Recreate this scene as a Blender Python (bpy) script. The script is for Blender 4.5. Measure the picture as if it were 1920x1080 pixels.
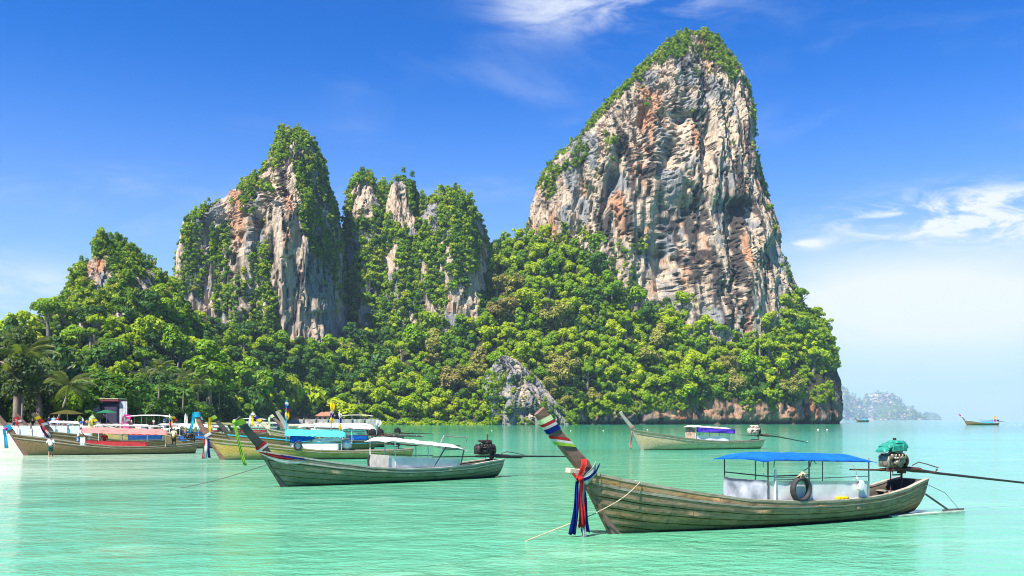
import bpy, math, random
import numpy as np
from mathutils import Vector, Matrix

for o in list(bpy.data.objects):
    bpy.data.objects.remove(o)
SC = bpy.context.scene
COL = SC.collection
rnd = random.Random(7)
rng = np.random.default_rng(11)
R = math.radians
HAZE_D = 0.00008

# ------------------------------------------------------------------ camera
F, HZ, CH = 1700.0, 787.0, 2.8           # focal length and horizon in 1920-wide picture units, eye height in metres
cam = bpy.data.cameras.new('camera')
cam.sensor_width = 36.0
cam.lens = 36.0 * F / 1920.0
cam.shift_y = (HZ - 540.0) / 1920.0
cam.clip_start, cam.clip_end = 0.5, 40000.0
camo = bpy.data.objects.new('camera', cam)
COL.objects.link(camo)
camo.location = (0, 0, CH)
camo.rotation_euler = (R(90), 0, 0)
SC.camera = camo

# ------------------------------------------------------------------ light
SUN_EL, SUN_AZ = 56.0, -138.0             # azimuth from +Y (view direction), negative = left; sun stands left and behind
el, az = R(SUN_EL), R(SUN_AZ)
sd = Vector((math.sin(az) * math.cos(el), math.cos(az) * math.cos(el), math.sin(el)))
sun = bpy.data.lights.new('sun', 'SUN')
sun.energy = 5.0
sun.angle = R(0.5)
sun.color = (1.0, 0.94, 0.84)
suno = bpy.data.objects.new('sun', sun)
COL.objects.link(suno)
suno.rotation_euler = sd.to_track_quat('Z', 'Y').to_euler()
suno.location = (0, 0, 60)
SC.view_settings.view_transform = 'Standard'
SC.view_settings.look = 'None'
SC.view_settings.gamma = 1.0
SC.view_settings.use_curve_mapping = False
SC.view_settings.exposure = 1.48
SC.render.engine = 'CYCLES'
SC.cycles.max_bounces = 6
SC.cycles.diffuse_bounces = 3
SC.cycles.glossy_bounces = 3
SC.cycles.transmission_bounces = 4
SC.cycles.transparent_max_bounces = 8
SC.cycles.volume_bounces = 0
SC.cycles.use_denoising = True
SC.cycles.pixel_filter_type = 'BLACKMAN_HARRIS'
SC.cycles.filter_width = 1.05


# ------------------------------------------------------------------ node helper
class NB:
    def __init__(self, tree):
        self.t = tree
        self.t.nodes.clear()

    def n(self, typ, ins=None, **props):
        nd = self.t.nodes.new(typ)
        for k, v in props.items():
            setattr(nd, k, v)
        for k, v in (ins or {}).items():
            self.set(nd.inputs[k], v)
        return nd

    def set(self, sock, v):
        if isinstance(v, bpy.types.NodeSocket):
            self.t.links.new(v, sock)
        elif isinstance(v, bpy.types.Node):
            self.t.links.new(v.outputs[0], sock)
        else:
            if sock.type == 'RGBA' and len(v) == 3:
                v = (*v, 1.0)
            sock.default_value = v

    def m(self, op, a, b=0.0, c=0.0, clamp=False):
        nd = self.n('ShaderNodeMath', operation=op, use_clamp=clamp)
        for i, v in enumerate((a, b, c)):
            self.set(nd.inputs[i], v)
        return nd.outputs[0]

    def vm(self, op, a, b=None, sc=None):
        nd = self.n('ShaderNodeVectorMath', operation=op)
        self.set(nd.inputs[0], a)
        if b is not None:
            self.set(nd.inputs[1], b)
        if sc is not None:
            self.set(nd.inputs['Scale'], sc)
        return nd.outputs['Value'] if op in ('LENGTH', 'DISTANCE', 'DOT_PRODUCT') else nd.outputs[0]

    def mix(self, f, a, b, mode='MIX'):
        nd = self.n('ShaderNodeMix', data_type='RGBA', blend_type=mode)
        self.set(nd.inputs[0], f)
        self.set(nd.inputs[6], a)
        self.set(nd.inputs[7], b)
        return nd.outputs[2]

    def ss(self, v, lo, hi, a=0.0, b=1.0):
        nd = self.n('ShaderNodeMapRange', interpolation_type='SMOOTHSTEP')
        for i, x in enumerate((v, lo, hi, a, b)):
            self.set(nd.inputs[i], x)
        return nd.outputs[0]

    def noise(self, vec, scale, detail=4.0, rough=0.55, dist=0.0):
        nd = self.n('ShaderNodeTexNoise', {'Vector': vec, 'Scale': scale, 'Detail': detail, 'Roughness': rough, 'Distortion': dist})
        return nd.outputs[0]


def material(name):
    m = bpy.data.materials.new(name)
    m.use_nodes = True
    return m, NB(m.node_tree)


# ------------------------------------------------------------------ world
wd = bpy.data.worlds.new('World')
SC.world = wd
wd.use_nodes = True
b = NB(wd.node_tree)
sky = b.n('ShaderNodeTexSky')
sky.sky_type = 'NISHITA'
sky.sun_disc = False
sky.sun_elevation = el
sky.sun_rotation = az
sky.air_density = 1.0
sky.dust_density = 0.3
sky.ozone_density = 3.0
hs = b.n('ShaderNodeHueSaturation', {'Hue': 0.5, 'Saturation': 1.65, 'Value': 1.0, 'Color': sky.outputs[0]})
gm = b.n('ShaderNodeGamma', {'Color': hs.outputs[0], 'Gamma': 1.3})
SKYGAM = b.mix(1.0, gm.outputs[0], (0.42, 0.84, 0.92), 'MULTIPLY')
d = b.n('ShaderNodeTexCoord').outputs['Generated']
sx = b.n('ShaderNodeSeparateXYZ', {0: d})
X_, Y_, Z_ = sx.outputs
elev = b.m('ARCSINE', Z_)
# clouds: fbm on a flat layer seen in perspective, thin everywhere, thicker in a few banks
zc = b.m('MAXIMUM', Z_, 0.02)
cu = b.m('DIVIDE', X_, b.m('ADD', zc, 0.16))
cv = b.m('DIVIDE', Y_, b.m('ADD', zc, 0.16))
cvec = b.n('ShaderNodeCombineXYZ', {0: cu, 1: cv, 2: 0.3}).outputs[0]
c1 = b.noise(b.vm('MULTIPLY', cvec, (1.3, 2.4, 1.0)), 1.1, 8.0, 0.62, 0.6)
c2 = b.noise(b.vm('MULTIPLY', d, (2.2, 2.2, 9.0)), 3.2, 8.0, 0.62, 0.5)
c3 = b.noise(b.vm('MULTIPLY', b.vm('ADD', d, (0.31, 0.0, 0.13)), (5.0, 5.0, 16.0)), 3.0, 7.0, 0.66, 0.9)


def blob(px, py, rx, ry):
    v = Vector(((px - 960) / F, 1.0, (HZ - py) / F)).normalized()
    dx = b.m('DIVIDE', b.m('SUBTRACT', X_, v.x), rx)
    dz = b.m('DIVIDE', b.m('SUBTRACT', Z_, v.z), ry)
    r2 = b.m('ADD', b.m('MULTIPLY', dx, dx), b.m('MULTIPLY', dz, dz))
    front = b.ss(Y_, 0.0, 0.3)
    return b.m('MULTIPLY', b.m('EXPONENT', b.m('MULTIPLY', r2, -1.0)), front)


bank_top = b.m('ADD', blob(1165, 4, 0.085, 0.026), b.m('MULTIPLY', blob(990, 18, 0.04, 0.02), 0.4))
f_top = b.m('MULTIPLY', bank_top, b.ss(c2, 0.36, 0.66))
bank_r = b.m('ADD', blob(1770, 398, 0.10, 0.020), b.m('ADD', blob(1905, 405, 0.09, 0.024), blob(1510, 458, 0.02, 0.006)))
f_r = b.m('MULTIPLY', bank_r, b.ss(c3, 0.38, 0.70))
bank_l = blob(25, 548, 0.075, 0.026)
f_l = b.m('MULTIPLY', bank_l, b.ss(c2, 0.25, 0.6))
bank_w = b.m('ADD', blob(1830, 575, 0.20, 0.062), b.m('MULTIPLY', blob(1600, 560, 0.12, 0.045), 0.45))
f_w = b.m('MULTIPLY', bank_w, b.ss(c2, 0.15, 0.6, 0.7, 1.0))
thin = b.m('MULTIPLY', b.ss(c1, 0.5, 0.85), 0.22)
cl = b.m('ADD', f_top, f_r)
cl = b.m('ADD', cl, f_l)
cl = b.m('ADD', cl, f_w)
cl = b.m('ADD', cl, thin, clamp=True)
low = b.m('POWER', b.ss(elev, 0.0, 0.42, 0.93, 0.0), 1.25)
skyc = b.mix(low, SKYGAM, (3.5, 4.75, 7.2))
skyc = b.mix(cl, skyc, (6.6, 7.0, 7.7))
bg = b.n('ShaderNodeBackground', {'Color': skyc, 'Strength': 0.050})
b.n('ShaderNodeOutputWorld', {'Surface': bg.outputs[0]})


# ------------------------------------------------------------------ geometry helpers
def P(px, py, Y):
    return Vector(((px - 960.0) * Y / F, Y, CH - (py - HZ) * Y / F))


def Wp(px, py):
    Y = CH * F / (py - HZ)
    return Vector(((px - 960.0) * Y / F, Y, 0.0))


def proj(co):
    return 960.0 + F * co[:, 0] / co[:, 1], HZ - F * (co[:, 2] - CH) / co[:, 1]


def hsh(ix, iy, iz, seed):
    h = (ix.astype(np.int64) * 374761393 + iy.astype(np.int64) * 668265263 + iz.astype(np.int64) * 1440662683 + seed * 974634777) & 0xffffffff
    h = ((h ^ (h >> 13)) * 1274126177) & 0xffffffff
    h = ((h ^ (h >> 15)) * 2246822519) & 0xffffffff
    h ^= h >> 16
    return h / 2147483648.0 - 1.0


def vn(x, y, z, seed=0):
    ix, iy, iz = np.floor(x), np.floor(y), np.floor(z)
    fx, fy, fz = x - ix, y - iy, z - iz
    fx = fx * fx * (3 - 2 * fx); fy = fy * fy * (3 - 2 * fy); fz = fz * fz * (3 - 2 * fz)
    r = 0
    for a in (0, 1):
        wx = fx if a else 1 - fx
        for bb in (0, 1):
            wy = fy if bb else 1 - fy
            for c in (0, 1):
                wz = fz if c else 1 - fz
                r = r + hsh(ix + a, iy + bb, iz + c, seed) * wx * wy * wz
    return r


def fbm(x, y, z, seed=0, oct=4, gain=0.5):
    r, a, f = 0, 1.0, 1.0
    for i in range(oct):
        r = r + a * vn(x * f, y * f, z * f, seed + i * 17)
        a *= gain
        f *= 2.03
    return r


def turb(x, y, z, seed=0, oct=5, gain=0.5):
    r, a, f = 0, 1.0, 1.0
    for i in range(oct):
        r = r + a * np.abs(vn(x * f, y * f, z * f, seed + i * 17))
        a *= gain
        f *= 2.07
    return r


def sstep(x, lo, hi):
    t = np.clip((x - lo) / (hi - lo), 0, 1)
    return t * t * (3 - 2 * t)


def mesh_np(name, co, faces, mat, smooth=True, col=None):
    me = bpy.data.meshes.new(name)
    me.vertices.add(len(co))
    me.vertices.foreach_set('co', np.asarray(co, dtype=np.float32).ravel())
    nf, k = faces.shape
    me.loops.add(nf * k)
    me.polygons.add(nf)
    me.polygons.foreach_set('loop_start', np.arange(0, nf * k, k, dtype=np.int32))
    me.loops.foreach_set('vertex_index', faces.astype(np.int32).ravel())
    me.update(calc_edges=True)
    me.polygons.foreach_set('use_smooth', np.full(nf, smooth))
    if col is not None:
        at = me.color_attributes.new('tone', 'FLOAT_COLOR', 'POINT')
        c4 = np.ones((len(co), 4), dtype=np.float32)
        c4[:, :3] = col
        at.data.foreach_set('color', c4.ravel())
    if mat:
        me.materials.append(mat)
    return me


def link(name, me, parent=None, **tags):
    o = bpy.data.objects.new(name, me)
    COL.objects.link(o)
    if parent:
        o.parent = parent
    for k, v in tags.items():
        if v is not None:
            o[k] = v
    return o


def grid_faces(nr, nc, closed=False):
    i = np.arange(nr - 1)[:, None]
    j = np.arange(nc if closed else nc - 1)[None, :]
    a = i * nc + j
    bq = i * nc + (j + 1) % nc
    return np.stack([a, bq, bq + nc, a + nc], -1).reshape(-1, 4)


def empty(name, loc, rz=0.0, label=None, cat=None, group=None):
    o = bpy.data.objects.new(name, None)
    COL.objects.link(o)
    o.location = loc
    o.rotation_euler = (0, 0, rz)
    o.empty_display_size = 0.3
    if label: o['label'] = label
    if cat: o['category'] = cat
    if group: o['group'] = group
    return o


def tag(o, label, cat, group=None):
    o['label'] = label
    o['category'] = cat
    if group: o['group'] = group
    return o


class MB:
    """collects boxes, tubes and sheets, builds one mesh object"""
    def __init__(self):
        self.v, self.f = [], []

    def add(self, vs, fs):
        k = len(self.v)
        self.v += [tuple(x) for x in vs]
        self.f += [tuple(i + k for i in f) for f in fs]
        return self

    def box(self, c, s, M=None, taper=1.0, bev=0.12):
        hx, hy, hz = s[0] / 2, s[1] / 2, s[2] / 2
        e = min(hx, hy, hz) * bev * 2
        vs, fs = [], []
        prof = [(-hz, -e), (-hz + e, 0), (hz - e, 0), (hz, -e)]
        for k, (z, ins) in enumerate(prof):
            tp = 1.0 if k < 2 else taper
            ax, ay = (hx + ins) * tp, (hy + ins) * tp
            for (px_, py_) in ((-ax + e, -ay), (ax - e, -ay), (ax, -ay + e), (ax, ay - e), (ax - e, ay), (-ax + e, ay), (-ax, ay - e), (-ax, -ay + e)):
                vs.append(Vector((px_, py_, z)))
        for k in range(3):
            for j in range(8):
                fs.append((k * 8 + j, k * 8 + (j + 1) % 8, (k + 1) * 8 + (j + 1) % 8, (k + 1) * 8 + j))
        fs.append(tuple(range(7, -1, -1)))
        fs.append(tuple(range(24, 32)))
        M = M or Matrix()
        c = Vector(c)
        return self.add([(M @ v) + c for v in vs], fs)

    def tube(self, pts, r, n=6, caps=True):
        pts = [Vector(p) for p in pts]
        if not isinstance(r, (list, tuple)):
            r = [r] * len(pts)
        vs, fs = [], []
        up = Vector((0, 0, 1))
        for i, p in enumerate(pts):
            t = (pts[min(i + 1, len(pts) - 1)] - pts[max(i - 1, 0)]).normalized()
            u = up if abs(t.z) < 0.93 else Vector((1, 0, 0))
            a = t.cross(u).normalized()
            bb = a.cross(t)
            for j in range(n):
                w = 2 * math.pi * j / n
                vs.append(p + (a * math.cos(w) + bb * math.sin(w)) * r[i])
        for i in range(len(pts) - 1):
            for j in range(n):
                fs.append((i * n + j, i * n + (j + 1) % n, (i + 1) * n + (j + 1) % n, (i + 1) * n + j))
        if caps:
            fs.append(tuple(range(n - 1, -1, -1)))
            k = (len(pts) - 1) * n
            fs.append(tuple(range(k, k + n)))
        return self.add(vs, fs)

    def sheet(self, rows, thick=0.0, closed=False):
        """rows of points; thick > 0 gives it a second skin and rim"""
        nr, nc = len(rows), len(rows[0])
        P3 = [[Vector(p) for p in r] for r in rows]
        vs = [p for r in P3 for p in r]
        fs = []
        for i in range(nr - 1):
            for j in range(nc - 1 if not closed else nc):
                fs.append((i * nc + j, i * nc + (j + 1) % nc, (i + 1) * nc + (j + 1) % nc, (i + 1) * nc + j))
        if thick:
            k = nr * nc
            for i in range(nr):
                for j in range(nc):
                    du = P3[min(i + 1, nr - 1)][j] - P3[max(i - 1, 0)][j]
                    dv = P3[i][min(j + 1, nc - 1)] - P3[i][max(j - 1, 0)]
                    nn = du.cross(dv)
                    nn = nn.normalized() if nn.length > 1e-9 else Vector((0, 0, 1))
                    vs.append(P3[i][j] - nn * thick)
            fs += [tuple(k + q for q in reversed(f)) for f in list(fs)]
            for i in range(nr - 1):
                for j in (0, nc - 1):
                    a, c = i * nc + j, (i + 1) * nc + j
                    fs.append((a, c, c + k, a + k))
            for j in range(nc - 1):
                for i in (0, nr - 1):
                    a, c = i * nc + j, i * nc + j + 1
                    fs.append((a, c, c + k, a + k))
        return self.add(vs, fs)

    def ball(self, c, r, nu=10, nv=7, sq=(1, 1, 1)):
        vs, fs = [], []
        for i in range(nv + 1):
            ph = -math.pi / 2 + math.pi * i / nv
            for j in range(nu):
                th = 2 * math.pi * j / nu
                vs.append(Vector((c[0] + r * sq[0] * math.cos(ph) * math.cos(th), c[1] + r * sq[1] * math.cos(ph) * math.sin(th), c[2] + r * sq[2] * math.sin(ph))))
        for i in range(nv):
            for j in range(nu):
                fs.append((i * nu + j, i * nu + (j + 1) % nu, (i + 1) * nu + (j + 1) % nu, (i + 1) * nu + j))
        return self.add(vs, fs)

    def mesh(self, name, mat, smooth=False):
        me = bpy.data.meshes.new(name)
        me.from_pydata(self.v, [], self.f)
        me.update()
        if smooth:
            me.polygons.foreach_set('use_smooth', [True] * len(me.polygons))
        if mat: me.materials.append(mat)
        return me

    def build(self, name, mat, parent=None, smooth=False):
        return link(name, self.mesh(name, mat, smooth), parent)

    def world(self, name, mat, M, smooth=False):
        """verts given in a boat's frame; object stands alone with its origin at its own base"""
        vs = [M @ Vector(v) for v in self.v]
        lo = Vector((sum(v.x for v in vs) / len(vs), sum(v.y for v in vs) / len(vs), min(v.z for v in vs)))
        self.v = [tuple(v - lo) for v in vs]
        o = self.build(name, mat, None, smooth)
        o.location = lo
        return o


# ------------------------------------------------------------------ materials
def mat_plain(name, col, rough=0.7, var=0.12, scale=6.0, metal=0.0, bump=0.0, dirt=None, sheen=0.0):
    m, b = material(name)
    tc = b.n('ShaderNodeTexCoord').outputs['Object']
    nz = b.noise(tc, scale, 5.0, 0.6)
    dark = tuple(c * (1 - var * 2) for c in col)
    lite = tuple(min(1, c * (1 + var)) for c in col)
    c = b.mix(b.ss(nz, 0.3, 0.7), dark, lite)
    if dirt:
        nz2 = b.noise(b.vm('MULTIPLY', tc, (1, 1, 0.4)), scale * 0.7, 6.0, 0.7)
        c = b.mix(b.ss(nz2, 0.52, 0.72, 0, 0.8), c, dirt)
    p = b.n('ShaderNodeBsdfPrincipled', {'Base Color': c, 'Roughness': rough, 'Metallic': metal})
    if bump:
        bp = b.n('ShaderNodeBump', {'Height': nz, 'Strength': bump, 'Distance': 0.05})
        b.set(p.inputs['Normal'], bp.outputs[0])
    b.n('ShaderNodeOutputMaterial', {'Surface': p.outputs[0]})
    return m


def mat_cloth(name, col, var=0.15, trans=0.35):
    m, b = material(name)
    tc = b.n('ShaderNodeTexCoord').outputs['Object']
    nz = b.noise(tc, 3.0, 5.0, 0.6)
    c = b.mix(b.ss(nz, 0.3, 0.7), tuple(x * (1 - var * 1.5) for x in col), tuple(min(1, x * (1 + var)) for x in col))
    df = b.n('ShaderNodeBsdfDiffuse', {'Color': c})
    tr = b.n('ShaderNodeBsdfTranslucent', {'Color': c})
    mx = b.n('ShaderNodeMixShader', {0: trans, 1: df.outputs[0], 2: tr.outputs[0]})
    b.n('ShaderNodeOutputMaterial', {'Surface': mx.outputs[0]})
    return m


def mat_wood(name, c1, c2, grey, algae=None, wet=0.18, stain=0.5, gscale=1.0):
    """weathered hull wood: grain along the boat, streaks of grey, algae band near the water"""
    m, b = material(name)
    tc = b.n('ShaderNodeTexCoord').outputs['Object']
    ri = b.n('ShaderNodeObjectInfo').outputs['Random']
    g = b.noise(b.vm('MULTIPLY', tc, (0.8, 9.0, 9.0)), 2.2 * gscale, 8.0, 0.68, 0.4)
    g2 = b.noise(b.vm('MULTIPLY', tc, (1.0, 1.0, 1.6)), 1.6, 7.0, 0.65, 0.3)
    streak = b.noise(b.vm('MULTIPLY', tc, (7.0, 3.0, 0.7)), 1.3, 6.0, 0.7)
    c = b.mix(b.ss(g, 0.3, 0.7), c1, c2)
    c = b.mix(b.ss(g2, 0.42, 0.66, 0, 0.75), c, grey)
    c = b.mix(b.ss(streak, 0.55, 0.75, 0, stain), c, (0.025, 0.022, 0.018))
    lite = b.noise(b.vm('MULTIPLY', tc, (3.0, 3.0, 14.0)), 1.7, 6.0, 0.7)
    c = b.mix(b.ss(lite, 0.6, 0.78, 0, 0.45), c, tuple(min(1, x * 2.0 + 0.03) for x in grey))
    hv = b.n('ShaderNodeHueSaturation', {'Hue': 0.5, 'Saturation': b.m('MULTIPLY_ADD', ri, 0.3, 0.85), 'Value': b.m('MULTIPLY_ADD', ri, 0.3, 0.85), 'Color': c})
    c = hv.outputs[0]
    if algae:
        z = b.n('ShaderNodeSeparateXYZ', {0: tc}).outputs[2]
        zz = b.m('ADD', z, b.m('MULTIPLY', b.m('SUBTRACT', g2, 0.5), 0.35))
        c = b.mix(b.ss(zz, wet, wet + 0.32, 0.75, 0.0), c, algae)
        c = b.mix(b.ss(b.m('ADD', z, b.m('MULTIPLY', b.m('SUBTRACT', streak, 0.5), 0.12)), 0.02, 0.10, 0.9, 0.0), c, (0.012, 0.016, 0.012))
    p = b.n('ShaderNodeBsdfPrincipled', {'Base Color': c, 'Roughness': 0.72})
    bp = b.n('ShaderNodeBump', {'Height': g, 'Strength': 0.35, 'Distance': 0.02})
    b.set(p.inputs['Normal'], bp.outputs[0])
    b.n('ShaderNodeOutputMaterial', {'Surface': p.outputs[0]})
    return m


def mat_leaf(name, ramp, trans=0.4):
    m, b = material(name)
    ri = b.n('ShaderNodeObjectInfo').outputs['Random']
    lv = b.n('ShaderNodeAttribute', attribute_name='leafvar').outputs['Fac']
    cr = b.n('ShaderNodeValToRGB')
    els = cr.color_ramp.elements
    els[0].position, els[0].color = ramp[0][0], (*ramp[0][1], 1)
    els[1].position, els[1].color = ramp[-1][0], (*ramp[-1][1], 1)
    for pos, c in ramp[1:-1]:
        e = els.new(pos)
        e.color = (*c, 1)
    b.set(cr.inputs[0], ri)
    hv = b.n('ShaderNodeHueSaturation', {'Hue': b.m('MULTIPLY_ADD', lv, 0.035, 0.4825), 'Saturation': 1.0, 'Value': b.m('MULTIPLY_ADD', lv, 0.9, 0.55), 'Color': cr.outputs[0]})
    c = hv.outputs[0]
    df = b.n('ShaderNodeBsdfPrincipled', {'Base Color': c, 'Roughness': 0.55})
    df.inputs['Specular IOR Level'].default_value = 0.25
    tr = b.n('ShaderNodeBsdfTranslucent', {'Color': b.mix(0.5, c, (0.30, 0.42, 0.005))})
    mx = b.n('ShaderNodeMixShader', {0: trans, 1: df.outputs[0], 2: tr.outputs[0]})
    b.n('ShaderNodeOutputMaterial', {'Surface': mx.outputs[0]})
    return m


def mat_rock():
    m, b = material('rock')
    tone = b.n('ShaderNodeAttribute', attribute_name='tone').outputs['Color']
    pos = b.n('ShaderNodeNewGeometry').outputs['Position']
    n1 = b.noise(b.vm('MULTIPLY', pos, (1, 1, 0.22)), 0.9, 8.0, 0.7)
    n2 = b.noise(b.vm('MULTIPLY', pos, (1, 1, 0.5)), 0.25, 6.0, 0.65)
    c = b.mix(b.ss(n1, 0.25, 0.75), b.vm('SCALE', tone, sc=0.6), b.vm('SCALE', tone, sc=1.3))
    c = b.mix(b.ss(n2, 0.58, 0.75, 0, 0.18), c, (0.17, 0.165, 0.155))
    n3 = b.noise(b.vm('MULTIPLY', pos, (1, 1, 0.13)), 0.42, 7.0, 0.72)
    c = b.mix(b.ss(n3, 0.55, 0.64, 0, 0.8), c, (0.045, 0.040, 0.037))
    n4 = b.noise(b.vm('MULTIPLY', pos, (1, 1, 0.6)), 0.55, 6.0, 0.7)
    c = b.mix(b.ss(n4, 0.60, 0.70, 0, 0.55), c, (0.07, 0.062, 0.056))
    p = b.n('ShaderNodeBsdfPrincipled', {'Base Color': c, 'Roughness': 0.9})
    p.inputs['Specular IOR Level'].default_value = 0.15
    bp = b.n('ShaderNodeBump', {'Height': n1, 'Strength': 0.9, 'Distance': 2.2})
    b.set(p.inputs['Normal'], bp.outputs[0])
    b.n('ShaderNodeOutputMaterial', {'Surface': p.outputs[0]})
    return m


ROCK = mat_rock()
LEAF = {
    'lime': mat_leaf('lime_leaf', [(0.0, (0.240, 0.345, 0.003)), (0.5, (0.320, 0.430, 0.003)), (1.0, (0.400, 0.455, 0.006))], 0.45),
    'green': mat_leaf('green_leaf', [(0.0, (0.125, 0.240, 0.003)), (0.6, (0.190, 0.325, 0.003)), (1.0, (0.225, 0.350, 0.004))], 0.40),
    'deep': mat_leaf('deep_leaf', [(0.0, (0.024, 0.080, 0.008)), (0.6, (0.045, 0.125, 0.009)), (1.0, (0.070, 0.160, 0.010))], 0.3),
    'olive': mat_leaf('olive_leaf', [(0.0, (0.200, 0.205, 0.030)), (0.6, (0.255, 0.245, 0.040)), (1.0, (0.230, 0.180, 0.050))], 0.35)}
LEAFC = mat_leaf('cliff_leaf', [(0.0, (0.032, 0.095, 0.008)), (0.4, (0.085, 0.190, 0.006)), (0.75, (0.240, 0.350, 0.006)), (1.0, (0.30, 0.31, 0.02))], 0.40)
FEATHER = mat_leaf('feathery_leaf', [(0.0, (0.030, 0.060, 0.016)), (1.0, (0.055, 0.085, 0.024))], 0.3)
BARK = mat_plain('bark', (0.20, 0.165, 0.125), 0.9, 0.2, 3.0)
PALMLEAF = mat_leaf('palm_leaf', [(0.0, (0.05, 0.085, 0.02)), (0.6, (0.09, 0.12, 0.03)), (1.0, (0.15, 0.16, 0.05))], 0.35)

# ------------------------------------------------------------------ water
m, b = material('sea_water')
pos = b.n('ShaderNodeNewGeometry').outputs['Position']
wx, wy, wz = b.n('ShaderNodeSeparateXYZ', {0: pos}).outputs
band = b.noise(b.vm('MULTIPLY', pos, (0.35, 1.0, 1.0)), 0.012, 4.0, 0.55, 0.4)
patch = b.noise(b.vm('MULTIPLY', pos, (0.45, 1.0, 1.0)), 0.10, 5.0, 0.6, 0.6)
patch2 = b.noise(b.vm('MULTIPLY', pos, (0.5, 1.0, 1.0)), 0.42, 5.0, 0.62, 0.5)
near = (0.085, 0.305, 0.180)
mid = (0.040, 0.325, 0.215)
deep = (0.001, 0.190, 0.105)
shal = (0.34, 0.48, 0.34)
yw = b.m('ADD', wy, b.m('MULTIPLY', b.m('SUBTRACT', band, 0.5), 60.0))
c = b.mix(b.ss(yw, 30.0, 110.0), near, mid)
c = b.mix(b.ss(yw, 115.0, 240.0), c, deep)
c = b.mix(b.m('MULTIPLY', b.ss(yw, 330.0, 500.0), 0.35), c, (0.012, 0.32, 0.215))
# shallow sand bank on the left, off the beach
dsh = b.m('ADD', wx, b.m('MULTIPLY', b.m('SUBTRACT', wy, 60.0), 0.25))
dsh = b.m('ADD', dsh, b.m('MULTIPLY', b.m('SUBTRACT', patch, 0.5), 26.0))
sh = b.m('MULTIPLY', b.ss(dsh, -34.0, -10.0, 1.0, 0.0), b.ss(wy, 30.0, 52.0))
c = b.mix(sh, c, shal)
# sea bed showing through: darker weed and paler sand patches
c = b.mix(b.ss(patch, 0.50, 0.70, 0.0, 0.68), c, (0.045, 0.185, 0.095))
c = b.mix(b.ss(patch2, 0.50, 0.68, 0.0, 0.45), c, (0.20, 0.42, 0.27))
patch3 = b.noise(b.vm('MULTIPLY', pos, (0.35, 1.0, 1.0)), 1.3, 5.0, 0.65, 0.6)
c = b.mix(b.ss(patch3, 0.54, 0.70, 0.0, 0.40), c, (0.035, 0.190, 0.100))
w1 = b.noise(b.vm('MULTIPLY', pos, (0.72, 1.0, 1.0)), 0.95, 5.0, 0.6, 0.5)
w2 = b.noise(b.vm('MULTIPLY', pos, (0.8, 1.0, 1.0)), 3.6, 4.0, 0.65, 0.4)
w3 = b.noise(b.vm('MULTIPLY', pos, (0.6, 1.0, 1.0)), 0.30, 3.0, 0.5, 0.3)
hgt = b.m('ADD', b.m('ADD', b.m('MULTIPLY', w1, 0.20), b.m('MULTIPLY', w2, 0.055)), b.m('MULTIPLY', w3, 0.22))
bp = b.n('ShaderNodeBump', {'Height': hgt, 'Strength': 0.85, 'Distance': 0.8})
p = b.n('ShaderNodeBsdfPrincipled', {'Base Color': c, 'Roughness': 0.06, 'IOR': 1.33, 'Normal': bp.outputs[0]})
p.inputs['Specular IOR Level'].default_value = 0.30
b.n('ShaderNodeOutputMaterial', {'Surface': p.outputs[0]})
WATER = m
ys = np.concatenate([np.linspace(-60, 160, 45), np.geomspace(190, 12000, 24)])
xs = np.concatenate([-np.geomspace(12000, 200, 14), np.linspace(-160, 160, 33), np.geomspace(200, 12000, 14)])
gx, gy = np.meshgrid(xs, ys)
co = np.stack([gx, gy, np.zeros_like(gx)], -1).reshape(-1, 3)
sea = link('sea', mesh_np('sea', co, grid_faces(len(ys), len(xs)), WATER), kind='structure')


# ------------------------------------------------------------------ rock masses
CREAM, GREY, ORANGE, BLACK, PINK = np.array((0.52, 0.400, 0.290)), np.array((0.235, 0.225, 0.215)), np.array((0.42, 0.19, 0.09)), np.array((0.030, 0.028, 0.028)), np.array((0.40, 0.27, 0.20))


def rock_tone(co, seed, grey=0.5, orange=0.3, black=0.3, feats=()):
    x, y, z = co[:, 0], co[:, 1], co[:, 2]
    s = x + 0.5 * y
    g = fbm(s / 11, y / 40, z / 26, seed, 5, 0.62)
    o = fbm(s / 5.5, y / 40, z / 36, seed + 100, 5, 0.6)
    k = fbm(s / 2.3, y / 20, z / 26, seed + 200, 5, 0.62)
    k2 = fbm(s / 22, y / 40, z / 30, seed + 300, 3)
    px, py = proj(co)
    gb = np.zeros(len(co)); ob = gb.copy(); kb = gb.copy()
    for (fx, fy, rx, ry, kind, amt) in feats:
        w = amt * np.exp(-(((px - fx) / rx) ** 2 + ((py - fy) / ry) ** 2))
        if kind == 'g': gb += w
        elif kind == 'o': ob += w
        elif kind == 'k': kb += w
    wg = sstep(g + gb, 0.60 - grey, 0.76 - grey)[:, None]
    wo = (sstep(o + ob, 0.66 - orange, 0.95 - orange) * 0.8)[:, None]
    wk = (sstep(k * 0.95 + k2 * 0.45 + kb, 0.68 - black, 0.86 - black) * 0.93)[:, None]
    c = CREAM * (0.88 + 0.16 * fbm(s / 2.2, y / 6, z / 9, seed + 400, 3)[:, None])
    c = c * (1 - wo) + ORANGE * wo
    c = c * (1 - wg) + GREY * wg
    c = c * (1 - wk) + BLACK * wk
    return np.clip(c, 0.02, 0.9)


def normals_grid(G, closed):
    if closed:
        du = np.roll(G, -1, 1) - np.roll(G, 1, 1)
    else:
        du = np.gradient(G, axis=1)
    dv = np.gradient(G, axis=0)
    n = np.cross(du, dv)
    return n / (np.linalg.norm(n, axis=-1, keepdims=True) + 1e-9)


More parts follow.
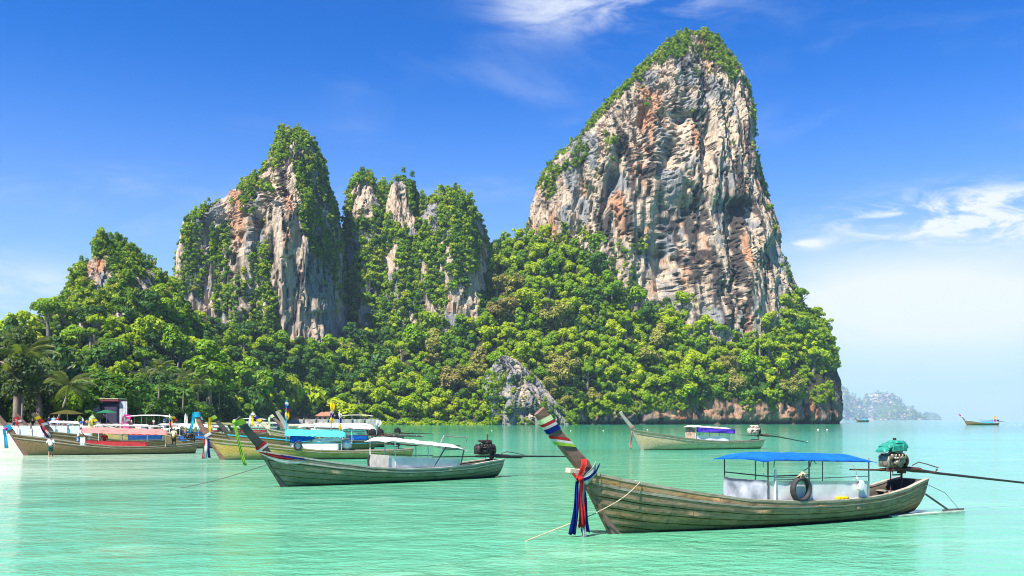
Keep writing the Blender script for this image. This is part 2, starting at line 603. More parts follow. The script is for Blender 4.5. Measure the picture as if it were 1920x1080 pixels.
def cliff(name, yc, rows, dep, nz, nth, seed, adj=(0, 0), amp=1.0, lean=0.12, power=2.5, tone=None, dents=(), flute=1.0, label=None, base_z=-2.0):
    """closed loft of a rock tower; rows: (py, px_left, px_right) of its silhouette at distance yc, top first"""
    rows = sorted(rows, key=lambda r: -r[0])
    rows = [(r[0], r[1] + adj[0] * min(1, (r[2] - r[1]) / 120), r[2] + adj[1] * min(1, (r[2] - r[1]) / 120)) for r in rows]
    wr_ = np.array([float(r[2] - r[1]) for r in rows])
    dr_ = dep * np.sqrt(np.clip(wr_ / wr_.max(), 0.02, 1))
    zs = np.array([CH + (HZ - r[0]) * (yc - 0.62 * q) / F for r, q in zip(rows, dr_)])
    zs = np.maximum.accumulate(zs + np.arange(len(zs)) * 1e-3)
    xl = np.array([(r[1] - 960) * (yc - 0.25 * q) / F for r, q in zip(rows, dr_)])
    xr = np.array([(r[2] - 960) * (yc - 0.25 * q) / F for r, q in zip(rows, dr_)])
    z = np.linspace(max(base_z, zs[0]), zs[-1], nz)
    a = (np.interp(z, zs, xr) - np.interp(z, zs, xl)) / 2
    cx = (np.interp(z, zs, xr) + np.interp(z, zs, xl)) / 2
    # smooth kinks a little
    ker = np.array([1, 2, 3, 2, 1]) / 9.0
    a[2:-2] = np.convolve(a, ker, 'valid'); cx[2:-2] = np.convolve(cx, ker, 'valid')
    amax = a.max()
    dp = dep * np.sqrt(np.clip(a / amax, 0.02, 1))
    yy = yc + lean * (z - z[0]) * 0.35
    # more columns on the side that faces the bay
    u = np.linspace(0, 1, nth, endpoint=False)
    th = 2 * math.pi * u
    th = th - 0.55 * np.sin(th + math.pi / 2 + math.pi)   # denser around -y
    ct, st = np.cos(th), np.sin(th)
    e = 2.0 / power
    bx = np.sign(ct) * np.abs(ct) ** e
    by = np.sign(st) * np.abs(st) ** e
    G = np.empty((nz, nth, 3))
    G[:, :, 0] = cx[:, None] + a[:, None] * bx[None, :]
    G[:, :, 1] = yy[:, None] + dp[:, None] * by[None, :]
    G[:, :, 2] = z[:, None]
    N = normals_grid(G, True)
    out = np.stack([G[:, :, 0] - cx[:, None], G[:, :, 1] - yy[:, None], np.zeros((nz, nth))], -1)
    sg = np.sign((N * out).sum(-1, keepdims=True))
    N = N * np.where(sg == 0, 1, sg)
    N[..., 2] *= 0.5
    x, y, zz = (G[..., i].ravel() for i in range(3))
    x0, y0, z0_ = x, y, zz
    wz_ = fbm(x / 8, y / 8, zz / 40, seed + 310, 2)
    wx_ = fbm(x / 9, y / 9, zz / 30, seed + 330, 3)
    zz = zz + 5.0 * wz_
    s = x + 2.2 * wx_
    y = y + 2.2 * fbm(x / 9, y / 9, zz / 60, seed + 350, 2)
    big = turb(s / 30, y / 30, zz / 120, seed, 3)
    med = turb(s / 10.5, y / 10.5, zz / 95, seed + 50, 5, 0.55)
    fin = turb(s / 3.2, y / 3.2, zz / 34.0, seed + 90, 4, 0.6)
    blk = fbm(s / 15, y / 15, zz / 55, seed + 130, 4)
    cav = fbm(s / 7, y / 7, zz / 34, seed + 170, 4)
    cel = np.floor(1.9 * (fbm(s / 12, y / 12, zz / 90, seed + 190, 3, 0.42) + 1))
    dsp = flute * (6.5 * (big - 0.55) + 4.4 * (med - 0.62)) + 1.3 * (fin - 0.6) + 3.2 * blk + 1.5 * (cel - 1.9) - 2.6 * sstep(cav, 0.40, 0.52)
    ck = fbm(s / 13, y / 13, zz / 80, seed + 270, 5, 0.6); ck2 = fbm(s / 5, y / 5, zz / 60, seed + 280, 4, 0.6)
    dsp = dsp - 3.6 * np.exp(-(ck / 0.045) ** 2) - 1.8 * np.exp(-(ck2 / 0.06) ** 2)
    # bedding ledges
    led = np.sin(zz / 6.5 + 2.2 * fbm(s / 20, y / 20, zz / 40, seed + 210, 2))
    dsp = dsp + 0.25 * led * sstep(fbm(s / 30, y / 30, zz / 20, seed + 230, 2), -0.1, 0.5)
    co = G.reshape(-1, 3)
    px, py = proj(co)
    for (fx, fy, rx, ry, dd, rot) in dents:
        cr, sr = math.cos(R(rot)), math.sin(R(rot))
        ax_ = ((px - fx) * cr + (py - fy) * sr) / rx
        ay_ = (-(px - fx) * sr + (py - fy) * cr) / ry
        ay_ = np.where(ay_ < 0, ay_ * 5.0, ay_)      # sharp brow above, fading out below
        dsp = dsp - dd * np.exp(-(ax_ ** 2 + ay_ ** 2)) * (0.75 + 0.4 * blk)
    fade = np.clip(np.repeat(a, nth) / (0.22 * amax + 1e-6), 0.12, 1)
    D = dsp * amp * fade
    side = np.clip(np.abs(bx[None, :]) ** 3, 0, 1)      # keep outline close to its drawn shape
    D = D.reshape(nz, nth) * (1 - 0.45 * side)
    G = G + N * D[..., None]
    G[:, :, 2] += (0.08 * amp * fbm(x0 / 5, y0 / 5, z0_ / 5, seed + 260, 3)).reshape(nz, nth) * sstep(np.linspace(0, 1, nz), 0.0, 0.1)[:, None]
    co = G.reshape(-1, 3)
    f = grid_faces(nz, nth, True)
    # cap
    top = nz * nth
    co = np.vstack([co, G[-1].mean(0)[None] + np.array([[0, 0, 0.6]])])
    tf = np.stack([np.arange(nth) + (nz - 1) * nth, (np.arange(nth) + 1) % nth + (nz - 1) * nth, np.full(nth, top), np.full(nth, top)], -1)
    colr = rock_tone(co, seed + 500, **(tone or {}))
    me = bpy.data.meshes.new(name)
    me.vertices.add(len(co)); me.vertices.foreach_set('co', co.astype(np.float32).ravel())
    tri = tf[:, :3]
    nq, nt = len(f), len(tri)
    me.loops.add(nq * 4 + nt * 3)
    me.polygons.add(nq + nt)
    ls = np.concatenate([np.arange(nq) * 4, nq * 4 + np.arange(nt) * 3]).astype(np.int32)
    me.polygons.foreach_set('loop_start', ls)
    me.loops.foreach_set('vertex_index', np.concatenate([f.ravel(), tri.ravel()]).astype(np.int32))
    me.update(calc_edges=True)
    at = me.color_attributes.new('tone', 'FLOAT_COLOR', 'POINT')
    c4 = np.ones((len(co), 4), dtype=np.float32); c4[:, :3] = colr
    at.data.foreach_set('color', c4.ravel())
    me.polygons.foreach_set('use_smooth', np.zeros(len(me.polygons), bool))
    me.materials.append(ROCK)
    me.validate()
    o = link(name, me, kind='structure')
    if label: o['label'] = label
    n2 = normals_grid(G, True)
    out = np.stack([G[:, :, 0] - cx[:, None], G[:, :, 1] - yy[:, None], np.full((nz, nth), 0.01)], -1)
    sg = np.sign((n2 * out).sum(-1, keepdims=True)); n2 = n2 * np.where(sg == 0, 1, sg)
    return o, G.reshape(-1, 3), n2.reshape(-1, 3)


BIG = cliff('cliff', 620, [
    (59, 1276, 1320), (67, 1254, 1336), (85, 1234, 1351), (115, 1200, 1366), (140, 1170, 1385), (160, 1150, 1390), (200, 1112, 1401), (235, 1080, 1405), (270, 1050, 1411), (305, 1014, 1418),
    (340, 1000, 1425), (400, 985, 1438), (440, 980, 1447), (480, 970, 1459), (520, 960, 1477), (560, 950, 1490), (600, 945, 1500), (680, 940, 1510), (790, 935, 1520)],
    62, 360, 560, 3, adj=(4, 20), amp=1.0, lean=0.1, power=2.7,
    tone=dict(grey=0.20, orange=0.16, black=0.30, feats=[
        (1050, 370, 70, 90, 'g', 0.6), (1300, 170, 60, 60, 'g', 0.5), (1100, 300, 60, 60, 'g', 0.4), (1250, 330, 40, 60, 'g', 0.3), (1260, 420, 40, 40, 'g', 0.5),
        (1200, 270, 40, 70, 'o', 0.45), (1215, 180, 25, 50, 'o', 0.5), (1155, 350, 20, 80, 'o', 0.6), (1180, 330, 30, 60, 'o', 0.4), (1240, 280, 40, 60, 'o', 0.2),
        (1400, 330, 40, 200, 'g', -0.5), (1440, 520, 50, 80, 'g', -0.5), (1260, 540, 50, 60, 'g', -0.3), (1180, 250, 60, 60, 'g', -0.4),
        (1318, 465, 60, 95, 'k', 0.56), (1375, 480, 18, 120, 'k', 0.7), (1142, 390, 16, 50, 'k', 0.8), (1334, 300, 20, 85, 'k', 0.5), (1245, 420, 40, 60, 'k', 0.2), (1400, 390, 26, 26, 'k', 0.55), (1290, 225, 30, 20, 'k', 0.4), (1230, 520, 40, 40, 'k', 0.15), (1390, 350, 30, 60, 'k', 0.2)]),
    dents=[(1146, 330, 13, 95, 20, 14), (1162, 275, 9, 60, 11, 4), (1332, 245, 12, 85, 12, 6), (1390, 380, 26, 36, 16, 0), (1308, 392, 62, 150, 17, 4), (1376, 430, 12, 130, 14, 0), (1258, 268, 11, 60, 7, 5), (1290, 212, 36, 34, 8, 0), (1205, 205, 9, 70, 6, 0), (1230, 470, 26, 60, 7, 0), (1420, 300, 8, 120, 6, 6), (1440, 470, 16, 70, 6, 10), (1085, 330, 7, 80, 6, 0), (1110, 360, 8, 70, 6, 0)],
    label='tall cream and grey limestone cliff with a green cap above the bay')

LEFT = cliff('cliff.001', 545, [
    (240, 524, 568), (249, 515, 582), (260, 508, 594), (276, 500, 605), (294, 490, 614), (310, 482, 616), (330, 464, 622), (350, 442, 628), (370, 415, 632), (388, 393, 636), (402, 362, 640), (414, 346, 642), (432, 342, 645),
    (470, 331, 649), (520, 327, 652), (560, 326, 655), (640, 322, 656), (720, 318, 660), (790, 310, 664)],
    50, 320, 460, 21, adj=(11, -13), amp=0.95, lean=0.05, power=3.0,
    tone=dict(grey=0.50, orange=0.07, black=0.30, feats=[(535, 500, 40, 160, 'g', -0.7), (470, 420, 30, 60, 'g', -0.2), (600, 560, 40, 60, 'g', -0.4), (590, 600, 50, 40, 'o', 0.15), (540, 360, 14, 80, 'g', -0.5), (600, 440, 50, 120, 'g', 0.4), (560, 540, 12, 80, 'k', 0.25)]),
    dents=[(585, 450, 30, 160, 9, 6), (520, 600, 8, 60, 6, 0), (600, 590, 30, 30, 5, 0), (440, 400, 20, 60, 6, 10)],
    label='pointed limestone cliff draped with creepers on its left flank')

MIDS = []
for i, (yc, rows, dep, sd_) in enumerate([
    (612, [(352, 706, 724), (360, 700, 742), (374, 688, 800), (398, 674, 872), (430, 662, 894), (460, 654, 908), (485, 648, 920), (560, 636, 940), (640, 625, 955), (790, 610, 970)], 40, 34),
    (585, [(328, 676, 690), (338, 664, 700), (352, 657, 706), (375, 655, 712), (400, 652, 718), (440, 648, 740), (480, 645, 765), (560, 640, 785), (640, 635, 800), (790, 630, 810)], 40, 31),
    (575, [(337, 742, 758), (345, 730, 770), (370, 725, 774), (400, 722, 778), (430, 716, 788), (480, 706, 805), (560, 698, 820), (640, 690, 830), (790, 680, 840)], 36, 32),
    (580, [(361, 828, 858), (370, 806, 872), (385, 795, 884), (410, 785, 900), (440, 780, 908), (470, 776, 915), (510, 772, 922), (560, 768, 930), (640, 765, 940), (790, 760, 950)], 48, 33)]):
    MIDS.append(cliff('cliff', yc, rows, dep, 170, 220, sd_ * 7, amp=0.7, lean=0.06, power=2.3, tone=dict(grey=0.62, orange=0.1, black=0.22),
                      label=['broad wooded ridge filling the gap between the two cliffs', 'ivy clad grey rock pinnacle next to the pointed cliff', 'bare grey rock column rising from the middle ridge', 'rounded bushy limestone hill beside the saddle'][i]))
FARL = cliff('cliff', 370, [(450, 194, 206), (457, 186, 217), (468, 179, 230), (482, 171, 246), (502, 158, 264), (524, 146, 280), (560, 132, 305), (620, 100, 335), (700, 90, 345), (790, 80, 350)],
             38, 150, 240, 77, amp=0.6, lean=0.05, power=2.2, tone=dict(grey=0.35, orange=0.1, black=0.25), label='small rounded limestone hill at the left end of the ridge')
OUT = cliff('rock_outcrop', 486, [(667, 936, 950), (674, 928, 966), (690, 920, 986), (706, 914, 1004), (725, 912, 1022), (745, 914, 1040), (765, 922, 1054), (785, 930, 1064), (797, 932, 1068), (801, 932, 1068)],
            20, 170, 260, 91, amp=0.9, lean=0.3, power=2.1, tone=dict(grey=0.85, orange=0.0, black=0.40), dents=[(965, 715, 12, 26, 6, -20), (940, 750, 16, 20, 7, 0), (985, 770, 14, 18, 6, 0)],
            label='jagged grey rock outcrop at the water below the trees')


# hill sheets: base polyline and top polyline joined by a cliff foot and a wooded slope
def hill(name, base, top, ncol, nrow, seed, foot=None, bulge=0.1, back=160.0, rough=1.0, label=None, tone=None):
    tb = np.linspace(0, 1, len(base))
    tt = np.linspace(0, 1, ncol)
    Bp = np.stack([np.interp(tt, tb, [q[i] for q in base]) for i in range(3)], -1)
    Tp = np.stack([np.interp(tt, tb, [q[i] for q in top]) for i in range(3)], -1)
    ft = np.interp(tt, tb, foot if foot is not None else [0] * len(base))
    s = np.linspace(0, 1, nrow)
    nb = 10
    G = np.zeros((nrow + nb, ncol, 3))
    for i, q in enumerate(s):
        if q < 0.28:
            w = q / 0.28
            p = Bp + (Tp - Bp) * np.array([1, 1, 0]) * (0.05 * w)
            p[:, 2] = Bp[:, 2] - 2.0 * (1 - w) + w * ft
        else:
            w = (q - 0.28) / 0.72
            wx = 0.05 + 0.95 * w
            wz = w + bulge * math.sin(math.pi * w)
            p = Bp + (Tp - Bp) * wx
            p[:, 2] = Bp[:, 2] + ft + (Tp[:, 2] - Bp[:, 2] - ft) * wz
        G[i] = p
    for k in range(nb):
        w = (k + 1) / nb
        p = Tp.copy()
        p[:, 1] += back * w
        p[:, 2] = Tp[:, 2] * (1 - w ** 1.5) - 2 * w
        G[nrow + k] = p
    N = normals_grid(G, False)
    N *= np.where(N[..., 2:3] < -0.2, -1, 1)
    fl = np.where((N[..., 1:2] > 0.3), -1, 1)
    x, y, z = (G[..., i].ravel() for i in range(3))
    d = 3.2 * fbm(x / 30, y / 30, z / 30, seed, 4)
    rk = 1.8 * (1 - 2 * np.abs(fbm(x / 7, y / 7, z / 12, seed + 9, 4))) + 0.8 * fbm(x / 2, y / 2, z / 4, seed + 19, 3)
    sv = np.repeat(np.concatenate([s, np.ones(nb)]), ncol)
    foot_w = sstep(sv, 0.30, 0.22)
    notch = -2.4 * np.exp(-((z - 0.8) / 1.5) ** 2) * foot_w
    dd = (d * np.minimum(1, sv * 3) + rk * (0.4 + 0.6 * foot_w) + notch) * rough
    nf = N.reshape(-1, 3) * np.sign(-N.reshape(-1, 3)[:, 1:2] + 0.001)
    co = G.reshape(-1, 3) + nf * dd[:, None]
    G2 = co.reshape(nrow + nb, ncol, 3)
    soil = np.array((0.05, 0.055, 0.022)) * (0.8 + 0.4 * fbm(x / 9, y / 9, z / 9, seed + 77, 3)[:, None])
    rc = rock_tone(co, seed + 600, **(tone or dict(grey=0.25, orange=0.3, black=0.3)))
    rc = rc * np.array((0.74, 0.58, 0.50))
    wet = sstep(co[:, 2], 3.2, 1.2)[:, None] * 0.85
    rc = rc * (1 - wet) + np.array((0.035, 0.034, 0.03)) * wet
    col = rc * foot_w[:, None] + soil * (1 - foot_w[:, None])
    o = link(name, mesh_np(name, co, grid_faces(nrow + nb, ncol), ROCK, True, col), kind='structure')
    if label: o['label'] = label
    N2 = normals_grid(G2, False)
    N2 *= np.sign(-N2[..., 1:2] + 0.001)
    return o, co, N2.reshape(-1, 3), sv, (nrow + nb, ncol)


def W3(px, Y, z=0.0):
    return ((px - 960) * Y / F, Y, z)


def T3(px, py, Y):
    return tuple(P(px, py, Y))


SK = hill('hill', 
          [W3(640, 470, 1), W3(700, 480), W3(780, 490), W3(880, 496), W3(960, 500), W3(1060, 508), W3(1150, 520), W3(1230, 528), W3(1310, 536), W3(1400, 546), W3(1490, 556), W3(1545, 566), W3(1570, 580), W3(1576, 630), W3(1560, 720)],
          [T3(640, 640, 570), T3(700, 600, 580), T3(780, 545, 592), T3(880, 482, 605), T3(960, 452, 600), T3(1060, 432, 590), T3(1150, 462, 585), T3(1230, 548, 583), T3(1310, 574, 580), T3(1400, 568, 580), T3(1490, 566, 590), T3(1530, 596, 605), T3(1548, 640, 625), T3(1552, 650, 670), T3(1545, 650, 740)],
          420, 120, 301, foot=[1, 1, 1.5, 2, 4, 7, 10, 14, 16, 15, 15, 24, 28, 26, 20], bulge=0.10, label='steep wooded hill rising from the water to the tall cliff',
          tone=dict(grey=0.2, orange=0.32, black=0.42, feats=[(1290, 770, 60, 30, 'g', -0.3), (1550, 740, 30, 60, 'g', 0.5), (1120, 770, 60, 30, 'k', 0.2)]))
LH = hill('hill',
          [W3(-260, 250, 2), W3(-60, 262, 2), W3(60, 272, 2), W3(160, 280, 2), W3(260, 290, 2), W3(360, 315, 2), W3(460, 408, 2), W3(560, 466, 2), W3(660, 490, 2), W3(740, 502, 2)],
          [T3(-260, 775, 330), T3(-60, 650, 345), T3(30, 622, 352), T3(110, 590, 355), T3(200, 560, 360), T3(290, 520, 385), T3(360, 600, 440), T3(460, 640, 470), T3(600, 655, 500), T3(740, 620, 545)],
          240, 70, 401, foot=[2] * 10, bulge=0.06, label='low wooded hill behind the beach')

# distant islands
HAZY = []
for i, (yc, rows, dep, sd_, lab) in enumerate([
    (7900, [(723, 1555, 1568), (728, 1545, 1577), (738, 1540, 1584), (752, 1535, 1590), (770, 1530, 1596), (790, 1525, 1600)], 90, 5, 'hazy steep headland just right of the tall cliff'),
    (8200, [(746, 1592, 1602), (752, 1584, 1612), (762, 1578, 1619), (775, 1572, 1622), (790, 1568, 1624)], 80, 6, 'hazy blue rounded islet beside the headland'),
    (8600, [(738, 1650, 1672), (743, 1632, 1680), (752, 1628, 1686), (766, 1624, 1690), (778, 1614, 1690), (790, 1608, 1692)], 110, 7, 'hazy block shaped limestone island on the horizon'),
    (7600, [(765, 1678, 1692), (770, 1668, 1710), (777, 1660, 1722), (784, 1655, 1733), (790, 1650, 1738)], 70, 8, 'low green islet in front of the block shaped island'),
    (10200, [(778, 1742, 1748), (783, 1736, 1756), (790, 1728, 1768)], 60, 9, 'faint tiny islet at the end of the island row')]):
    HAZY.append(cliff('island', yc, rows, dep * 2.2, 90, 140, sd_ * 31, adj=(8, 12) if i == 0 else (0, 0), amp=5.5 if i < 3 else 3.0, lean=0.0, power=2.1, tone=dict(grey=0.55, orange=0.1, black=0.25), label=lab, base_z=-3))

# ------------------------------------------------------------------ beach and shore land
m, b = material('beach_sand')
pos = b.n('ShaderNodeNewGeometry').outputs['Position']
z = b.n('ShaderNodeSeparateXYZ', {0: pos}).outputs[2]
nz = b.noise(pos, 0.9, 6.0, 0.65)
nz3 = b.noise(pos, 0.12, 4.0, 0.6)
c = b.mix(b.ss(nz, 0.3, 0.7), (0.36, 0.31, 0.23), (0.47, 0.42, 0.33))
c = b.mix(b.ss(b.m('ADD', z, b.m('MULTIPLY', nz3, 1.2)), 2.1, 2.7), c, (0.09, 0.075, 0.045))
c = b.mix(b.ss(z, 0.12, 0.3, 0.6, 0.0), c, (0.33, 0.29, 0.21))
p = b.n('ShaderNodeBsdfPrincipled', {'Base Color': c, 'Roughness': 0.9})
bp = b.n('ShaderNodeBump', {'Height': nz, 'Strength': 0.4, 'Distance': 0.15})
b.set(p.inputs['Normal'], bp.outputs[0])
b.n('ShaderNodeOutputMaterial', {'Surface': p.outputs[0]})
SAND = m
shore = [Wp(-700, 846), Wp(-250, 842), Wp(0, 838), Wp(120, 831), Wp(240, 817.5), Wp(340, 808), Wp(420, 801.5), Wp(520, 798), Wp(640, 797), Wp(760, 796.6)]
ncol = 160
tb = np.linspace(0, 1, len(shore)); tt = np.linspace(0, 1, ncol)
Bx = np.interp(tt, tb, [q.x for q in shore]); By = np.interp(tt, tb, [q.y for q in shore])
offs = np.array([-6, -2, 0, 2, 5, 9, 14, 20, 30, 45, 70, 110, 170, 260, 420])
hts = np.array([-0.7, -0.25, 0.0, 0.22, 0.5, 0.85, 1.2, 1.6, 2.0, 2.2, 2.3, 2.4, 2.5, 2.6, 2.6])
G = np.zeros((len(offs), ncol, 3))
for i in range(len(offs)):
    G[i, :, 0] = Bx - offs[i] * 0.35
    G[i, :, 1] = By + offs[i] * 0.9
    G[i, :, 2] = hts[i]
co = G.reshape(-1, 3)
co[:, 2] += 0.08 * fbm(co[:, 0] / 5, co[:, 1] / 5, co[:, 2] * 0, 5, 3) * (co[:, 2] > 0.1)
link('beach', mesh_np('beach', co, grid_faces(len(offs), ncol), SAND), kind='structure')


def shore_y(px):
    return float(np.interp(px, [960 + F * q.x / q.y for q in shore], [q.y for q in shore]))
# ------------------------------------------------------------------ vegetation
def crown_mesh(name, seed, nl, leaves, lsize, mat, flat=0.75, lobe=(0.34, 0.52), spread=0.62):
    g = np.random.default_rng(seed)
    c = g.normal(size=(nl, 3)); c /= np.linalg.norm(c, axis=1, keepdims=True)
    c *= (g.random((nl, 1)) ** 0.5) * spread
    c[:, 2] = c[:, 2] * flat + 0.05
    c[0] = (0, 0, 0.1)
    r = g.uniform(lobe[0], lobe[1], nl); r[0] = lobe[1]
    n = leaves * 4
    li = g.choice(nl, n, p=r ** 2 / (r ** 2).sum())
    d = g.normal(size=(n, 3)); d /= np.linalg.norm(d, axis=1, keepdims=True)
    ok = d[:, 2] > g.uniform(-0.85, 0.1, n)
    rad = r[li] * (0.80 + 0.32 * g.random(n) ** 1.3)
    p = c[li] + d * rad[:, None] * np.array((1, 1, 0.9))
    for k in range(nl):
        ok &= ~((np.linalg.norm(p - c[k], axis=1) < r[k] * 0.72) & (li != k))
    idx = np.nonzero(ok)[0][:leaves]
    p, d = p[idx], d[idx]
    n = len(idx)
    nn = d + 0.36 * g.normal(size=(n, 3)) + np.array((0, 0, 0.35)); nn /= np.linalg.norm(nn, axis=1, keepdims=True)
    t = np.cross(nn, g.normal(size=(n, 3))); t /= np.linalg.norm(t, axis=1, keepdims=True)
    bt = np.cross(nn, t)
    s = lsize * 1.12 * g.uniform(0.6, 1.35, n)[:, None]
    q = np.stack([p - t * s, p - bt * s * 0.55 + nn * s * 0.12, p + t * s, p + bt * s * 0.55 + nn * s * 0.12], 1).reshape(-1, 3)
    f = np.arange(n * 4).reshape(-1, 4)
    me = mesh_np(name, q, f, mat, False)
    at = me.attributes.new('leafvar', 'FLOAT', 'POINT')
    at.data.foreach_set('value', np.repeat(g.random(n), 4).astype(np.float32))
    return me


def trunk_mesh(name, seed, h, r, limbs=4):
    g = random.Random(seed)
    mb = MB()
    top = Vector((g.uniform(-.12, .12) * h, g.uniform(-.12, .12) * h, h))
    mb.tube([(0, 0, -0.35 * h), (top.x * .2, top.y * .3, h * .35), (top.x * .7, top.y * .7, h * .75), top], [r * 1.25, r, r * .75, r * .4], 7)
    for i in range(limbs):
        a = 6.283 * i / limbs + g.uniform(-.5, .5)
        z0 = h * g.uniform(.5, .85)
        st = Vector((top.x * z0 / h, top.y * z0 / h, z0))
        e = st + Vector((math.cos(a) * .5, math.sin(a) * .5, .35)) * h * .7
        mb.tube([st, st.lerp(e, .5) + Vector((0, 0, .06 * h)), e], [r * .5, r * .32, r * .12], 5)
    return mb.mesh(name, BARK, True)


CROWN = {}
for q, tone in enumerate(LEAF):
    CROWN[tone] = [crown_mesh('crown', 100 + q * 10, 13, 1500, 0.092, LEAF[tone], 0.8, (0.24, 0.46), 0.70), crown_mesh('crown', 101 + q * 10, 19, 1700, 0.085, LEAF[tone], 0.75, (0.15, 0.36), 0.98), crown_mesh('crown', 102 + q * 10, 15, 1600, 0.088, LEAF[tone], 1.35, (0.18, 0.38), 0.88)]
CROWN['cliffside'] = [crown_mesh('shrub_foliage', 900, 7, 420, 0.15, LEAFC, 0.9, (0.26, 0.5), 0.7), crown_mesh('shrub_foliage', 901, 9, 420, 0.14, LEAFC, 2.4, (0.2, 0.42), 0.9), crown_mesh('shrub_foliage', 902, 8, 400, 0.15, LEAFC, 1.1, (0.2, 0.44), 0.95)]
FEATH = [crown_mesh('crown', 760 + i, 16, 3000, 0.055, FEATHER, 1.25, (0.2, 0.42), 0.85) for i in range(2)]
UMBR = {k: crown_mesh('crown', 700, 18, 1900, 0.072, LEAF[k], 0.34, (0.18, 0.30), 0.85) for k in ('lime', 'green', 'deep')}
TRUNK = [trunk_mesh('trunk', 40 + i, 1.0, 0.07, 4) for i in range(4)]


def inpoly(px, py, poly):
    r = np.zeros(len(px), bool)
    n = len(poly)
    for i in range(n):
        (x1, y1), (x2, y2) = poly[i], poly[(i + 1) % n]
        c = ((y1 > py) != (y2 > py)) & (px < (x2 - x1) * (py - y1) / ((y2 - y1) or 1e-9) + x1)
        r ^= c
    return r


def stuff(name, pts, sc, src, label):
    """ground cover too dense to count: one object whose points carry leaf clumps"""
    n = len(pts)
    me = bpy.data.meshes.new(name)
    me.vertices.add(n)
    me.vertices.foreach_set('co', np.asarray(pts, np.float32).ravel())
    for nm, arr, ty in (('sc', sc, 'FLOAT'), ('rz', rng.random(n) * 6.283, 'FLOAT')):
        at = me.attributes.new(nm, ty, 'POINT')
        at.data.foreach_set('value', np.asarray(arr, np.float32))
    at = me.attributes.new('vi', 'INT', 'POINT')
    at.data.foreach_set('value', rng.integers(0, len(src), n).astype(np.int32))
    o = link(name, me, kind='stuff', label=label)
    ng = bpy.data.node_groups.new(name, 'GeometryNodeTree')
    ng.interface.new_socket('Geometry', in_out='INPUT', socket_type='NodeSocketGeometry')
    ng.interface.new_socket('Geometry', in_out='OUTPUT', socket_type='NodeSocketGeometry')
    gi, go = ng.nodes.new('NodeGroupInput'), ng.nodes.new('NodeGroupOutput')
    iop, jn = ng.nodes.new('GeometryNodeInstanceOnPoints'), ng.nodes.new('GeometryNodeJoinGeometry')
    for s in reversed(src):
        oi = ng.nodes.new('GeometryNodeObjectInfo')
        oi.transform_space = 'ORIGINAL'
        oi.inputs['Object'].default_value = s
        oi.inputs['As Instance'].default_value = True
        ng.links.new(oi.outputs['Geometry'], jn.inputs[0])

    def at_(nm, ty):
        a = ng.nodes.new('GeometryNodeInputNamedAttribute')
        a.data_type = ty
        a.inputs['Name'].default_value = nm
        return a.outputs['Attribute']
    ng.links.new(gi.outputs[0], iop.inputs['Points'])
    ng.links.new(jn.outputs[0], iop.inputs['Instance'])
    iop.inputs['Pick Instance'].default_value = True
    ng.links.new(at_('vi', 'INT'), iop.inputs['Instance Index'])
    cx = ng.nodes.new('ShaderNodeCombineXYZ')
    ng.links.new(at_('rz', 'FLOAT'), cx.inputs[2])
    ng.links.new(cx.outputs[0], iop.inputs['Rotation'])
    ng.links.new(at_('sc', 'FLOAT'), iop.inputs['Scale'])
    ng.links.new(iop.outputs[0], go.inputs[0])
    md = o.modifiers.new('scatter', 'NODES')
    md.node_group = ng
    return o


TREES = []


def tree(loc, r, crown, trunk, h, label, group, tilt=0.0, flatz=1.0, name='broadleaf_tree'):
    t = empty(name, loc, rnd.uniform(0, 6.28), label, 'tree', group)
    c = link('crown', crown, t)
    c.location = (0, 0, h + 0.25 * r)
    s = r * rnd.uniform(0.92, 1.1)
    c.scale = (s, s * rnd.uniform(0.9, 1.1), s * flatz)
    k = link('trunk', trunk, t)
    k.scale = (max(h, r * .6),) * 3
    TREES.append(t)
    return t, c


# --- wooded slopes: crowns spaced over the hill by how large they look
def spread_on(co, nr, keep, rmin, rmax, gap, seed, cap=4000, near=None):
    g = np.random.default_rng(seed)
    px, py = proj(co)
    ids = np.nonzero(keep & (nr[:, 1] < 0.35))[0]
    g.shuffle(ids)
    cell = 8.0
    grid = {}
    out = []
    for i in ids:
        r = rmin + (rmax - rmin) * g.random() ** 1.7
        rp = r * F / co[i, 1]
        cxx, cyy = int(px[i] // cell), int(py[i] // cell)
        k = int(2.2 * rmax * F / co[i, 1] * gap // cell) + 1
        bad = False
        for a in range(cxx - k, cxx + k + 1):
            for bb in range(cyy - k, cyy + k + 1):
                for (qx, qy, qr) in grid.get((a, bb), ()):
                    if (qx - px[i]) ** 2 + ((qy - py[i]) * 1.25) ** 2 < ((qr + rp) * gap) ** 2:
                        bad = True
                        break
                if bad: break
            if bad: break
        if bad: continue
        grid.setdefault((cxx, cyy), []).append((px[i], py[i], rp))
        out.append((i, r, rp))
        if len(out) >= cap: break
    return out


o_sk, co_sk, n_sk, s_sk, sh_sk = SK
px, py = proj(co_sk)
front = np.arange(len(co_sk)) < (sh_sk[0] - 10) * sh_sk[1]
keep = front & (s_sk > 0.27) & (px > 640) & (py < 790)
for poly in ([(1378, 652), (1404, 652), (1404, 692), (1384, 692)], [(1468, 678), (1502, 676), (1500, 712), (1474, 712)]):
    keep &= ~inpoly(px, py, poly)
keep &= ~((px > 1505) & (py > 690 + (1560 - px) * 0.4))
sel = spread_on(co_sk, n_sk, keep, 4.2, 11.0, 0.58, 5)
o_lh, co_lh, n_lh, s_lh, sh_lh = LH
pxl, pyl = proj(co_lh)
frl = (np.arange(len(co_lh)) < (sh_lh[0] - 10) * sh_lh[1]) & (s_lh > 0.3) & (pxl > -250) & (pxl < 740)
sell = spread_on(co_lh, n_lh, frl, 3.4, 7.6, 0.60, 6)
allsel = [('sk', i, r, rp) for (i, r, rp) in sel] + [('lh', i, r, rp) for (i, r, rp) in sell]
